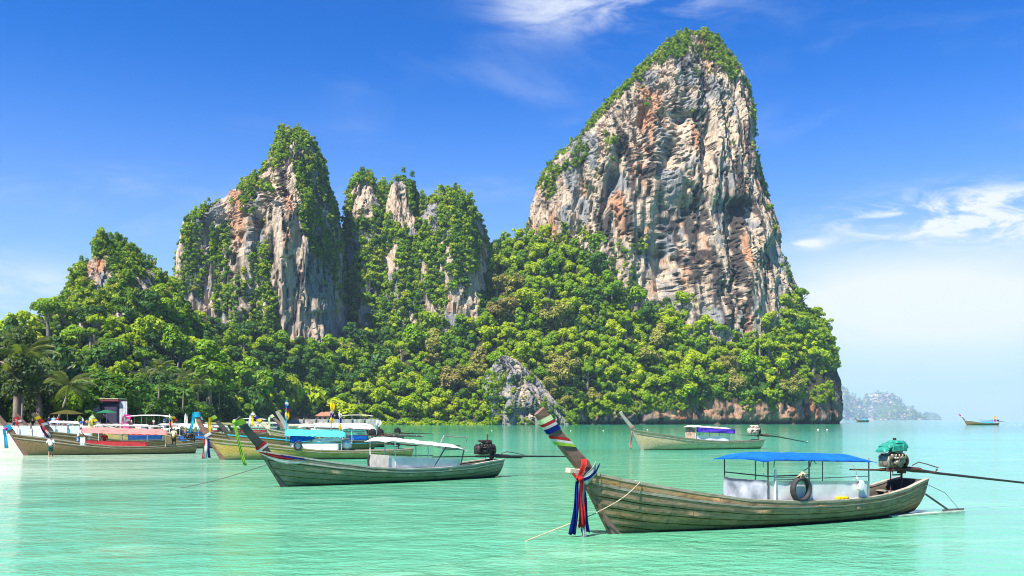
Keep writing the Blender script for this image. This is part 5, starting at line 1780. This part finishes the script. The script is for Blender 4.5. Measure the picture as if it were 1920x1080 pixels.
o = torus((V5(558), v + .12, .98), .24, .055, Matrix.Rotation(0, 3, 'Z'), 22, 7).world('tyre', RUBBER, cy.M, True)
tag(o, 'thin black tyre hung on the white side under the cyan canopy', 'tyre')
cy.sash('sky blue cloth capping the reddish prow right of the red sided boat', [('band', wr(cy, .82, 1.0, -.04, .04), C_['cyan']), ('strip', cy.tail((cy.L / 2 + 1.72, .0, 3.3), (cy.L / 2 + 2.0, .1, 1.9), .22, .2, .05, 1), C_['cyan'])])
cy.sash('red and white cloth hanging from the bow of the ochre boat', [('band', wr(cy, .0, .1, 0, .04), C_['white']), ('strip', cy.tail((cy.L / 2 + .95, .14, 1.5), (cy.L / 2 + .98, .18, .1), .2, .24, .04, 2), C_['white']), ('strip', cy.tail((cy.L / 2 + 1.05, .12, 1.5), (cy.L / 2 + 1.12, .15, .1), .1, .14, .04, 3), C_['red']), ('strip', cy.tail((cy.L / 2 + .8, .12, 1.5), (cy.L / 2 + .72, .15, .15), .1, .2, .04, 5), C_['navy'])])

dk = Boat('longtail boat with dark red rail and cyan stripe behind the ochre boat', (440, 846), (700, 843), 2.0, wood=WOOD_D, rail=GUN_R, prowm=PROW_K, group=GRP, stripe=CYANP,
          sheer=((0, .8), (.2, .75), (.5, 1.0), (.7, 1.3), (.85, 1.55), (1, 1.8)), prow=((1.0, 1.8, .5), (1.4, 2.3, .42), (1.8, 2.8, .38), (2.0, 3.05, .36)))
dk.canopy(dk.u(560, .9), dk.u(665, .9), 2.15, 2.0, 1.1, .14, TARP_GREY)
for px_ in (566, 600, 640, 660):
    dk.post(dk.u(px_, .9), .9, .7, 2.1, WPOST, .025); dk.post(dk.u(px_, -.9), -.9, .7, 2.1, WPOST, .022)
dk.sash('yellow green cloth capping the near black prow beside the blue one', [('band', wr(dk, .68, 1.0, -.05, .05), C_['lime']), ('strip', dk.tail((dk.L / 2 + 2.05, .05, 3.0), (dk.L / 2 + 2.2, .12, 1.4), .26, .22, .05, 1), C_['yellow'])])
dk.engine(dk.u(702, 0), 1.3, shaft_len=4.6, tiller=1.6, block=BLACKM, drop=.1, detail=False)


def side_boat(label, bow, stern, wood, prowm, canopy=None, cz=2.1, cpx=None, panel=None, sash=None, slabel=None, engine=True, prow=DP, sh0=1.75, flat=False, elabel=None):
    bo = Boat(label, bow, stern, 2.0, wood=wood, rail=GUN_A, prowm=prowm, group=GRP, prow=prow, nst=16,
              sheer=((0, .85), (.15, .72), (.4, .72), (.6, .9), (.8, 1.3), (1, prow[0][1])))
    if canopy:
        a, c = cpx
        bo.canopy(bo.u(a, .9), bo.u(c, .9), cz, cz - .12, 1.1, .14, canopy, skirt=.12)
        for q in (.04, .35, .66, .96):
            px_ = a + (c - a) * q
            bo.post(bo.u(px_, .9), .9, .65, cz, WPOST, .025); bo.post(bo.u(px_, -.9), -.9, .65, cz, WPOST, .022)
    if panel:
        bo.panel(bo.u(panel[1], .9), bo.u(panel[2], .9), .93, .75, 1.25, panel[0], .01)
    if sash:
        strips = []
        for q, (c, a, e) in enumerate(sash):
            strips.append(('band', wr(bo, a, e, -.05, .04 + .005 * q), C_[c]))
        p = Vector((bo.L / 2 + prow[-1][0], .05, prow[-1][1] - .1))
        strips.append(('strip', bo.tail(p, p + Vector((.12, .1, -1.5)), .22, .3, .06, len(label)), C_[sash[0][0]]))
        if len(sash) > 1:
            strips.append(('strip', bo.tail(p + Vector((-.2, .08, 0)), p + Vector((-.25, .14, -1.2)), .14, .24, .06, len(label) + 2), C_[sash[1][0]]))
        bo.sash(slabel, strips)
    if engine:
        bo.engine(bo.u(stern[0] - 4, 0), 1.2, shaft_len=4.4, tiller=1.6, block=BLACKM, drop=.1, detail=False)
    return bo


PW = ((.9, 1.7, .5), (1.15, 2.3, .42), (1.45, 2.9, .38), (1.65, 3.3, .36))
side_boat('longtail boat with white topped prow between the red sided and ochre boats', (400, 838), (540, 836), WOOD_D, PROW_A, sash=[('palegreen', .7, 1.0), ('white', .6, .72)], slabel='white and pale green cloth capping the prow right of the man in yellow', prow=PW, engine=False)
ob = side_boat('olive longtail boat whose bare prow carries blue and yellow cloth', (520, 838), (705, 838), WOOD_Y, PROW_P, TARP_WHITE, 2.2, (590, 680), None, [('white', .82, 1.0), ('yellow', .4, .55), ('blue', .58, .7)], 'white, blue and yellow cloth on the prow left of the lime one', prow=((1.2, 1.9, .5), (1.8, 2.4, .4), (2.4, 3.0, .36), (2.75, 3.4, .34)))
side_boat('longtail boat with slim brown prow tipped with pale green cloth', (548, 834), (700, 834), WOOD_Y, PROW_A, TARP_GREY, 2.2, (600, 690), None, [('palegreen', .75, 1.0)], 'pale green cloth on the slim brown prow left of the bare grey prow', prow=((1.2, 1.9, .5), (1.7, 2.4, .4), (2.2, 2.9, .36), (2.5, 3.25, .34)))
side_boat('grey green longtail boat with a bare flat topped grey prow', (552, 840), (720, 838), WOOD_G, PROW_P, TARP_WHITE, 2.05, (640, 705), (TARP_BLUE, 655, 690), None, None, prow=((.9, 1.8, .55), (1.2, 2.4, .5), (1.6, 3.1, .44), (1.85, 3.55, .42)))
side_boat('longtail boat with black engine tarpaulin and long shafts behind the white canopy', (590, 833), (752, 831), WOOD_D, PROW_K, TARP_WHITE, 2.3, (590, 700), None, None, None, prow=((.9, 1.7, .4), (1.0, 1.8, .3), (1.05, 1.9, .3), (1.1, 2.0, .3)))
side_boat('low boat with white roof behind the speedboat, near the shore', (262, 828), (420, 826), WOOD_G, PROW_A, TARP_GREY, 2.2, (300, 400), (BLUEP, 340, 400), [('pink', .7, 1.0), ('white', .5, .65)], 'pink and white cloth on a prow in front of the speedboat', prow=DP)
side_boat('brown longtail boat with green topped prow before the beach hut', (176, 826), (300, 824), WOOD_D, PROW_A, TARP_WHITE, 2.1, (215, 285), None, [('lime', .75, 1.0)], 'lime cloth on the short prow before the beach crowd', prow=DP)
side_boat('longtail boat with pale yellow topped prow under the pink hut sign', (205, 832), (330, 831), WOOD_Y, PROW_P, None, 2.1, None, (REDP, 240, 300), [('palegreen', .7, 1.0), ('yellow', .5, .65)], 'pale yellow green cloth on the prow in front of the dark hut', prow=DP)
side_boat('longtail boat with red and orange cargo behind the blue topped prow', (440, 822), (560, 821), WOOD_D, PROW_A, TARP_GREY, 2.4, (455, 540), (REDP, 450, 500), None, None, prow=((.9, 1.7, .4), (1.0, 1.8, .3), (1.05, 1.9, .3), (1.1, 2.0, .3)), engine=False)

side_boat('longtail boat with sky blue side panel left of the ochre boat', (318, 841), (415, 840), WOOD_D, PROW_A, TARP_WHITE, 2.3, (335, 392), (BLUEP, 335, 388), None, None, prow=((.9, 1.7, .4), (1.0, 1.8, .3), (1.05, 1.9, .3), (1.1, 2.0, .3)), engine=False)
side_boat('beached brown longtail boat with a white canopy left of the beach hut', (62, 829), (172, 828), WOOD_Y, PROW_A, TARP_WHITE, 2.2, (92, 150), (CYANP, 95, 140), [('red', .6, .9), ('white', .45, .58)], 'short red and white cloth on the prow behind the leftmost boat', prow=DP, engine=False).root.location.z = .35
side_boat('dark longtail boat with olive canopy between the speedboat and the blue topped prow', (350, 823), (450, 822), WOOD_D, PROW_K, mat_cloth('olive_tarp', (.26, .27, .12)), 2.3, (372, 440), (REDP, 372, 410), [('yellow', .7, 1.0), ('red', .5, .66)], 'yellow and red cloth on a dark prow beside the white pennant', prow=DP, engine=False)
# far longtail on the right and the tiny dark boat
fr = Boat('small far longtail boat with a flag motoring on the right', (1812, 797), (1872, 797), 2.6, wood=WOOD_D, rail=GUN_A, prowm=PROW_A, sheer=((0, 1.2), (.3, .9), (.6, 1.3), (1, 2.4)), prow=((1.2, 2.4, .8), (2.2, 3.6, .7), (3.4, 4.9, .6), (4.0, 5.6, .6)), nst=14)
fr.canopy(fr.u(1836, 0), fr.u(1862, 0), 2.6, 2.4, 1.2, .2, TARP_BLUE); fr.panel(fr.u(1838, 0), fr.u(1860, 0), 1.25, .9, 1.9, CYANP, .01)
for px_ in (1838, 1860): fr.post(fr.u(px_, 0), 1.1, .8, 2.5, STEEL, .05)
fr.sash('pink and white cloth on the prow of the far boat', [('band', wr(fr, .7, 1.0, 0, .15), C_['pink']), ('band', wr(fr, .4, .6, 0, .1), C_['white'])])
fr.engine(fr.u(1872, 0), 1.9, shaft_len=4, tiller=2, block=BLACKM, scale=1.5, detail=False)
mb = MB().sheet([[(-8 - 14 * q, w * (.4 + 2 * q), .03 + .06 * math.sin(q * 30 + w)) for w in (-1, -.4, 0, .4, 1)] for q in [i / 20 for i in range(21)]], .03)
o = mb.world('wake_foam', WHITEP, fr.M, True); o['kind'] = 'stuff'
td = Boat('tiny dark boat in front of the distant islands', (1607, 791.5), (1628, 791.5), 4.5, wood=WOOD_D, rail=BLACKM, prowm=PROW_K, sheer=((0, 2.4), (.5, 2.0), (1, 3.2)), prow=((1.5, 3.2, 1), (2, 3.8, .9), (2.4, 4.3, .8), (2.6, 4.6, .8)), nst=10)
td.canopy(td.u(1612, 0), td.u(1626, 0), 5.0, 5.0, 2.2, .4, mat_cloth('dark_blue_roof', (.02, .06, .12)))
td.panel(td.u(1613, 0), td.u(1625, 0), 2.2, 2.0, 3.9, CYANP, .01)
for px_ in (1613, 1625): td.post(td.u(px_, 0), 2.1, 2, 5, BLACKM, .1); td.post(td.u(px_, 0), -2.1, 2, 5, BLACKM, .1)

# ---- speedboats
def speedboat(label, bow, stern, beam, roof_px, hz_=1.9, rz_=2.6, stripe=BLUEP, roof=WHITEP, name='speedboat'):
    B, S = Wp(*bow), Wp(*stern)
    L = (B - S).length
    rz = math.atan2(B.y - S.y, B.x - S.x)
    r = empty(name, (B + S) / 2, rz, label, 'speedboat', 'white speedboats near the beach')
    def hp(t, g_, s_):
        w = beam / 2 * (1 - max(0, (t - .45) / .55) ** 2.2) if t > .45 else beam / 2 * (.9 + .1 * t / .45)
        z = -.3 + (hz_ * (.62 + .38 * t ** 1.5) + .3) * g_
        return Vector((-L / 2 + t * L + max(0, t - .7) * g_ * 1.6, s_ * max(.03, w) * (g_ ** .55 if g_ > 0 else 0), z))
    ts = [i / 16 for i in range(17)]
    gs = [0, .2, .4, .6, .8, 1]
    rows = [[hp(t, g_, -1) for g_ in reversed(gs)] + [hp(t, g_, 1) for g_ in gs[1:]] for t in ts]
    mb = MB().sheet(rows, -.05); mb.add(rows[0], [tuple(range(len(rows[0])))])
    mb.build('hull', WHITEP, r, True)
    for s_ in (1, -1):
        MB().sheet([[hp(t, .62, s_) + Vector((0, s_ * .012, 0)), hp(t, .75, s_) + Vector((0, s_ * .012, 0))] for t in ts], .01 * s_).build('stripe', stripe, r, True)
    MB().sheet([[hp(t, .9, -1), hp(t, .9, 1)] for t in ts[6:]], .04).build('deck', WHITEP, r)
    M = Matrix.Translation((B + S) / 2) @ Matrix.Rotation(rz, 4, 'Z')
    def uu(px_):
        k = (px_ - 960) / F; c, sn = math.cos(rz), math.sin(rz); o_ = M.translation
        return (k * o_.y - o_.x) / (c - k * sn)
    a, c = uu(roof_px[0]), uu(roof_px[1])
    n_ = 14
    rows = [[Vector((a + (c - a) * i / n_, w * beam * .42, hz_ + rz_ - .25 * (abs(2 * i / n_ - 1)) ** 3 - .08 * w * w)) for w in (-1, -.5, 0, .5, 1)] for i in range(n_ + 1)]
    MB().sheet(rows, .07).build('roof', roof, r, True)
    for q in (.06, .35, .65, .94):
        for s_ in (1, -1):
            MB().tube([(a + (c - a) * q, s_ * beam * .38, hz_ * .7), (a + (c - a) * q + .1, s_ * beam * .38, hz_ + rz_ - .2)], .035, 6).build('roof_post', STEEL, r)
    MB().sheet([[(a - .4, w * beam * .36, hz_ * .8), (a + .25, w * beam * .36, hz_ + .75)] for w in (-1, -.5, 0, .5, 1)], .03).build('windscreen', mat_plain('dark_glass', (.03, .04, .05), .15), r)
    for q in (.15, .45, .7):
        MB().box((a + (c - a) * q, 0, hz_ * .85), (.5, beam * .6, .4)).build('seat', WHITEP, r)
    for s_ in (-.5, .5):
        MB().box((-L / 2 - .25, s_, .75), (.5, .4, .9), taper=.7, bev=.25).build('outboard_motor', BLACKM, r)
    return r


speedboat('white speedboat with curved white roof and blue stripe by the beach', (395, 817), (232, 817), 3.0, (320, 242), 1.7, 1.9)
speedboat('long white speedboat hull near the sea wall with yellow lined flat roof', (585, 810), (708, 810), 3.0, (640, 700), 1.6, 2.3, stripe=REDP, roof=mat_plain('cream_roof', (.62, .55, .36), .6))
speedboat('white speedboat with red stripe behind the lime topped prow', (385, 808), (520, 808), 3.0, (440, 500), 1.5, 1.6, stripe=REDP)


# ---- flags
def flag(px, base_y, top_y, Y, cloths, label, lean=0.0, pole=CYANP):
    p0, p1 = P(px, base_y, Y), P(px + lean, top_y, Y)
    t = empty('flag', p0, 0, label, 'flag', 'flags above the boats')
    H = p1 - p0
    MB().tube([(0, 0, 0), H], .035, 6).build('pole', pole, t)
    k = Y / F
    for (c, ya, yb, w) in cloths:
        za, zb = p1.z - (ya) * k - p0.z, p1.z - (yb) * k - p0.z
        rows = []
        for i in range(9):
            q = i / 8
            z = za + (zb - za) * q
            xx = H.x * z / max(.1, H.z)
            wq = .8 * w * k * (.30 + .7 * math.sin(math.pi * min(1, q * .8 + .15)))
            rows.append([(xx + (j / 5 - .35) * wq, .07 * math.sin(j * 2.2 + q * 3), z - .05 * j / 5) for j in range(6)])
        MB().sheet(rows, .012).build('cloth', C_[c], t, True)
    return t


flag(537, 828, 751, 66, [('white', 2, 10, 8), ('blue', 9, 16, 12), ('red', 14, 22, 10), ('yellow', 20, 36, 11)], 'white, blue and yellow flag on a cyan pole over the cyan canopy')
flag(621, 812, 751, 78, [('yellow', 2, 20, 12), ('white', 18, 26, 8), ('blue', 22, 33, 10), ('yellow', 30, 42, 9)], 'tall yellow flag with blue cloth left of the cream roof', 1)
flag(636, 815, 771, 76, [('white', 2, 12, 9), ('blue', 12, 22, 8), ('yellow', 23, 36, 7)], 'small white, blue and yellow flag beside the tall pole', 1, WPOST)
flag(706, 815, 784, 74, [('white', 2, 16, 14)], 'white triangular flag left of the black engine', 3, STEEL)
flag(318, 822, 776, 88, [('white', 2, 10, 7), ('blue', 8, 15, 7), ('red', 14, 24, 7)], 'small red, white and blue flag behind the man in yellow', 0, WPOST)
flag(347, 812, 775, 95, [('white', 1, 30, 9)], 'narrow white pennant right of the man in yellow', 1, WPOST)
flag(1865, 796, 778, 480, [('yellow', 2, 8, 7), ('magenta', 8, 14, 5)], 'tiny yellow and pink flag on the far boat at right', 0, WPOST)
flag(155, 815, 783, 100, [('white', 1, 7, 5), ('blue', 6, 13, 7)], 'small blue and white flag among the beach crowd', 0, WPOST)

# ---- beach: hut, sign, wall, umbrellas
def ground_z(x, y):
    i = np.argmin((co[:, 0] - x) ** 2 + (co[:, 1] - y) ** 2)
    return float(co[i, 2])


hut = empty('beach_hut', P(212, 800, 165) * 1.0, 0, 'beach hut with dark navy wall, striped pale sides and maroon roof edge', 'hut')
hut.location.z = 1.0
hut.scale = (1.4, 1.4, 1.36)
k = 118 / F
DW, DH = 33 * k * 1.0, 42 * k
NAVY = mat_plain('navy_wall', (.022, .018, .055), .7, .2, 2.0)
PALEB = mat_plain('pale_blue_board', (.34, .46, .55), .6, .12, 3.0)
PALEW = mat_plain('pale_board', (.40, .44, .46), .6, .1, 3.0)
MB().box((0, 0, 2.1), (2.4, 2.2, 3.2)).build('wall', NAVY, hut)
MB().box((0, -.1, 3.85), (2.7, 2.7, .22)).build('roof', mat_plain('maroon_roof', (.13, .012, .035), .7), hut)
MB().box((0, -.15, 4.1), (2.6, 2.6, .14)).build('roof_edge', mat_plain('tan_edge', (.34, .27, .15), .8), hut)
for i in range(7):
    MB().box((-1.45 - i * .18, -.9, 1.9), (.16, .05, 2.7)).build('board', PALEB, hut)
for i in range(5):
    MB().box((1.35 + i * .2, -.95, 2.3), (.18, .05, 2.9)).build('board', PALEW, hut)
MB().tube([(-1.0, -1.15, 1.8), (-1.0, -1.25, 1.8)], .42, 18).build('round_sign', mat_plain('tan_disc', (.42, .25, .12), .7, .3, 5), hut)
sgn = MB().box((0, 0, 1.1), (1.0, .06, 1.7)).box((-.45, 0, .2), (.08, .08, 1.4)).box((.45, 0, .2), (.08, .08, 1.4)).build('sign_board', C_['magenta'])
sgn.location = P(236, 800, 162); sgn.location.z = 1.0; sgn.scale = (1.4, 1.4, 1.4); sgn.rotation_euler = (0, .12, -.2)
tag(sgn, 'bright magenta sign board leaning beside the beach hut', 'sign')
for (px_, Y, w, cm, lab) in ((200, 155, 1.8, mat_cloth('green_shade', (.03, .16, .09)), 'dark green beach umbrella before the hut'), (410, 345, 4.5, mat_cloth('olive_shade', (.30, .36, .03)), 'olive yellow beach umbrella behind the lime prow'), (320, 215, 2.6, mat_cloth('straw_shade', (.5, .42, .2)), 'straw coloured umbrella behind the speedboat'), (126, 122, 2.3, mat_cloth('thatch_shade', (.09, .085, .025)), 'wide olive awning over the beach crowd')):
    x = (px_ - 960) * Y / F
    t = empty('beach_umbrella', (x, Y, ground_z(x, Y)), 0, lab, 'umbrella', 'umbrellas on the beach')
    MB().tube([(0, 0, -.2), (0, 0, 2.5)], .035, 6).build('pole', WPOST, t)
    rows = [[(math.cos(a * .785) * w * q, math.sin(a * .785) * w * q, 2.55 - .55 * q ** 1.4 - (.06 if a % 2 else 0) * q) for a in range(8)] for q in (.02, .35, .7, 1)]
    MB().sheet([r_ + [r_[0]] for r_ in rows], .015).build('canopy', cm, t)
CONC = mat_plain('concrete', (.28, .275, .26), .9, .2, .8, dirt=(.08, .075, .07))
wl = empty('sea_wall', P(600, 797, 458), 0, 'grey concrete sea wall under the trees behind the boats', 'wall')
for i in range(9):
    MB().box((-24 + i * 6, i * 1.2, 1.3), (5.9, .6, 3.2)).build('wall_panel', CONC, wl)
for i in range(10):
    MB().box((-27 + i * 6, i * 1.2 - .4, 1.5), (.5, .7, 3.6)).build('pillar', CONC, wl)
wl = empty('fence', P(30, 800, 103), 0, 'pale blue white hoarding behind the leftmost prow', 'fence')
wl.location.z = .25
BSH = mat_plain('bluish_sheet', (.36, .45, .50), .6)
for i in range(12):
    MB().box((-7.6 + i * 1.3, .25 * i, .9), (1.24, .06, 1.9)).build('panel', PALEW if i % 2 else BSH, wl)
bh = empty('bungalow', P(612, 783, 475), 0, 'small house with reddish roof under the umbrella crowned tree', 'house')
bh.location.z = 1.8
MB().box((0, 0, 1.6), (9, 6, 3.2)).build('wall', mat_plain('pink_wall', (.34, .25, .21), .85), bh)
MB().add([(-5.2, -3.8, 3.1), (5.2, -3.8, 3.1), (5.2, 3.8, 3.1), (-5.2, 3.8, 3.1), (-2.5, 0, 5.2), (2.5, 0, 5.2), (-5.2, -3.8, 2.9), (5.2, -3.8, 2.9), (5.2, 3.8, 2.9), (-5.2, 3.8, 2.9)],
         [(0, 1, 5, 4), (2, 3, 4, 5), (1, 2, 5), (3, 0, 4), (9, 8, 7, 6), (0, 6, 7, 1), (1, 7, 8, 2), (2, 8, 9, 3), (3, 9, 6, 0)]).build('roof', mat_plain('tile_roof', (.30, .12, .07), .8, .25, 1.5), bh)
for x in (-2.8, 0, 2.8):
    MB().box((x, -3.02, 1.7), (1.2, .08, 1.3)).build('window', mat_plain('dark_window', (.03, .03, .035), .2), bh)

# ---- people
SKIN = mat_plain('skin', (.30, .17, .11), .6, .08, 5)
SKIND = mat_plain('tanned_skin', (.20, .11, .07), .6, .08, 5)
HAIR = mat_plain('dark_hair', (.018, .014, .012), .6)


def skinned(name, verts, edges, mat, parent, root=0, sub=2):
    me = bpy.data.meshes.new(name)
    me.from_pydata([q[:3] for q in verts], edges, [])
    o = link(name, me, parent)
    md = o.modifiers.new('skin', 'SKIN')
    md.use_smooth_shade = True
    sv = me.skin_vertices[0].data
    for i, q in enumerate(verts):
        r_ = q[3] if isinstance(q[3], tuple) else (q[3], q[3])
        sv[i].radius = r_
        sv[i].use_root = (i == root)
    s_ = o.modifiers.new('smooth', 'SUBSURF')
    s_.levels = s_.render_levels = sub
    me.materials.append(mat)
    return o


def person(loc, rz, label, shirt, shorts, h=1.7, stride=.18, arm=(.15, .1), sit=False, skin=SKIND, hat=None, bend=0.0, dress=False):
    t = empty('person', loc, rz, label, 'person', None)
    t.scale = (h / 1.7,) * 3
    f = 1.0
    hx, kx = (.0, .0)
    leg = lambda s_, st: [(s_ * .09, 0, .88, (.085, .09)), (s_ * .10, st * .55 - .03, .47, .058), (s_ * .10, st * 1.0 + .06, .07, .04), (s_ * .105, st - .08, .035, (.04, .035))]
    if sit:
        leg = lambda s_, st: [(s_ * .09, 0, .5, (.085, .09)), (s_ * .12, -.40, .50, .06), (s_ * .12, -.42, .10, .042), (s_ * .12, -.55, .04, (.04, .035))]
    zo = .38 if sit else 0
    vb, eb = [(0, 0, .95 - zo, (.13, .10)), (0, -bend * .3, 1.15 - zo, (.125, .095)), (0, -bend * .7, 1.36 - zo, (.16, .105)), (0, -bend, 1.46 - zo, (.07, .065)), (0, -bend - .01, 1.54 - zo, .055), (0, -bend - .02, 1.62 - zo, (.082, .095)), (0, -bend - .02, 1.69 - zo, (.06, .07))], [(0, 1), (1, 2), (2, 3), (3, 4), (4, 5), (5, 6)]
    for s_, a in ((1, arm[0]), (-1, arm[1])):
        k = len(vb)
        vb += [(s_ * .19, -bend * .8, 1.39 - zo, .055), (s_ * .27, -a * .5 - bend * .8, 1.13 - zo, .042), (s_ * .26, -a - bend * .8, .90 - zo, .032), (s_ * .26, -a * 1.15 - bend * .8, .80 - zo, (.04, .022))]
        eb += [(2, k), (k, k + 1), (k + 1, k + 2), (k + 2, k + 3)]
    for s_, st in ((1, stride), (-1, -stride)):
        k = len(vb)
        vb += leg(s_, st)
        eb += [(0, k), (k, k + 1), (k + 1, k + 2), (k + 2, k + 3)]
    skinned('body', vb, eb, skin, t)
    vs = [(0, 0, .93 - zo, (.155, .125)), (0, -bend * .3, 1.15 - zo, (.15, .12)), (0, -bend * .7, 1.36 - zo, (.18, .125)), (0, -bend, 1.44 - zo, (.085, .08))]
    es = [(0, 1), (1, 2), (2, 3)]
    for s_, a in ((1, arm[0]), (-1, arm[1])):
        k = len(vs)
        vs += [(s_ * .19, -bend * .8, 1.39 - zo, .075), (s_ * .255, -a * .4 - bend * .8, 1.19 - zo, .066)]
        es += [(2, k), (k, k + 1)]
    if shirt: skinned('shirt', vs, es, shirt, t)
    vs, es = [(0, 0, .95 - zo, (.15, .125))], []
    for s_, st in ((1, stride), (-1, -stride)):
        L_ = leg(s_, st)
        k = len(vs)
        m_ = Vector(L_[0][:3]).lerp(Vector(L_[1][:3]), .85)
        vs += [(s_ * .085, 0, L_[0][2], (.105, .11)), (m_.x, m_.y, m_.z, .088)]
        es += [(0, k), (k, k + 1)]
    skinned('shorts', vs, es, shorts, t)
    MB().ball((0, -bend + .015, 1.655 - zo), .105, 10, 7, (.86, 1.0, .95)).build('hair', hat or HAIR, t, True)
    MB().ball((0, -bend - .125, 1.60 - zo), .018, 6, 4, (.8, 1.2, 1.2)).build('nose', skin, t, True)
    return t


K = {k: mat_cloth('garment_' + k, v, .1, .1) for k, v in dict(white=(.78, .78, .76), green=(.02, .075, .06), yellow=(.62, .58, .30), olive=(.06, .065, .03), red=(.50, .03, .03), blue=(.03, .12, .42), pink=(.55, .13, .30), navy=(.02, .03, .07), sky=(.28, .45, .62), black=(.02, .02, .022), orange=(.6, .2, .04)).items()}
q = Wp(95, 856)
person((q.x, q.y, -.18), math.pi + .4, 'person in white t-shirt and dark green shorts wading beside the boat bow', K['white'], K['green'], 1.72, .24, (.12, -.12))
p = red.M @ Vector((red.u(326, .2), .2, .42))
person(p, math.pi - .2, 'person in pale yellow shirt standing in the stern of the red sided boat', K['yellow'], K['olive'], 1.72, .06, (.1, .08), hat=K['white'])
p = red.M @ Vector((red.u(196, .45), .45, .55))
person(p, .3, 'person in red top sitting under the pink canopy', K['red'], K['black'], 1.6, 0, (.35, .35), sit=True, skin=SKIN)
p = red.M @ Vector((red.u(146, .3), .3, .5))
person(p, 1.9, 'person in white shirt bending at the front of the pink canopy', K['white'], K['sky'], 1.65, .12, (.4, .35), bend=.25)
for i, (px_, Y, rz_, sh_, so_, lab, hh) in enumerate([
    (114, 112, 3.0, 'white', 'orange', 'person in white shirt and orange shorts walking on the beach', 1.75), (122, 115, .4, 'pink', 'pink', 'person in pink standing beside the walker in white', 1.6), (130, 113, 3.4, 'sky', 'navy', 'person in pale blue on the beach right of the one in pink', 1.65),
    (101, 117, .2, 'sky', 'navy', 'person in light blue top left of the walker in white', 1.66), (92, 118, 2.7, 'navy', 'blue', 'person in navy at the left of the beach crowd', 1.7), (153, 112, .1, 'blue', 'white', 'person in bright blue top below the round sign', 1.7),
    (134, 117, 2.0, 'yellow', 'olive', 'person in yellow vest at the right of the beach crowd', 1.6), (181, 104, 3.1, 'sky', 'black', 'dark haired person in pale shirt in front of the blue boards', 1.68), (221, 104, 3.0, 'red', 'black', 'person in red shirt by the magenta sign', 1.7),
    (61, 108, 1.2, 'black', 'black', 'person in black beside the leftmost prow', 1.75), (26, 106, 2.5, 'navy', 'sky', 'person in navy behind the turquoise cloth', 1.6), (31, 109, .6, 'red', 'navy', 'person in dull red behind the turquoise cloth', 1.55), (276, 97, 3.0, 'red', 'black', 'person in red on the speedboat side', 1.7),
    (141, 110, 1.2, 'white', 'navy', 'person in white shirt right of the wide olive awning pole', 1.65), (163, 108, 2.9, 'orange', 'black', 'person in orange shirt between the bright blue one and the hut', 1.7), (109, 120, .8, 'red', 'sky', 'person in red top far back under the awning', 1.65), (171, 112, 4.0, 'pink', 'navy', 'person in pink top in front of the striped boards', 1.6), (246, 106, 2.2, 'white', 'blue', 'person in white shirt right of the magenta sign', 1.7), (262, 103, 3.6, 'black', 'olive', 'person in black shirt before the speedboat bow', 1.72), (288, 100, 3.0, 'white', 'red', 'person in white top and red shorts by the speedboat', 1.66), (334, 97, 2.8, 'sky', 'navy', 'person in pale blue by the white pennant', 1.68),
    (308, 94, 3.0, 'blue', 'sky', 'person in blue left of the small red, white and blue flag', 1.6)]):
    Y = max(Y, shore_y(px_) + 4)
    x = (px_ - 960) * Y / F
    person((x, Y, max(-.3, ground_z(x, Y)) - .02), rz_, lab, K[sh_], K[so_], hh, rnd.uniform(.02, .2), (rnd.uniform(-.1, .25), rnd.uniform(-.1, .25)), skin=SKIN if i % 3 else SKIND)

# ---- buoys on the water
for (px_, py_, lab) in ((1534, 806, 'white buoy on the water right of the purple canopied boat, left of the pair'), (1551, 806, 'white buoy on the water right of the purple canopied boat, right of the pair'), (1070, 808, 'tiny pale float on the water right of the nearest prow'), (1131, 808, 'tiny pale float left of the pale prow'), (922, 808, 'tiny pale float left of the nearest prow'), (1214, 806, 'tiny pale float behind the pale boat')):
    w = Wp(px_, py_)
    s_ = w.y / F * (1.5 if 'white' in lab else .9)
    o = MB().ball((0, 0, s_ * .3), s_, 10, 7, (1.3, 1, .8)).tube([(0, 0, s_ * .9), (0, 0, s_ * 1.3)], s_ * .25, 6).build('buoy', WHITEP, None, True)
    o.location = w
    tag(o, lab, 'buoy', 'buoys off the cliff')
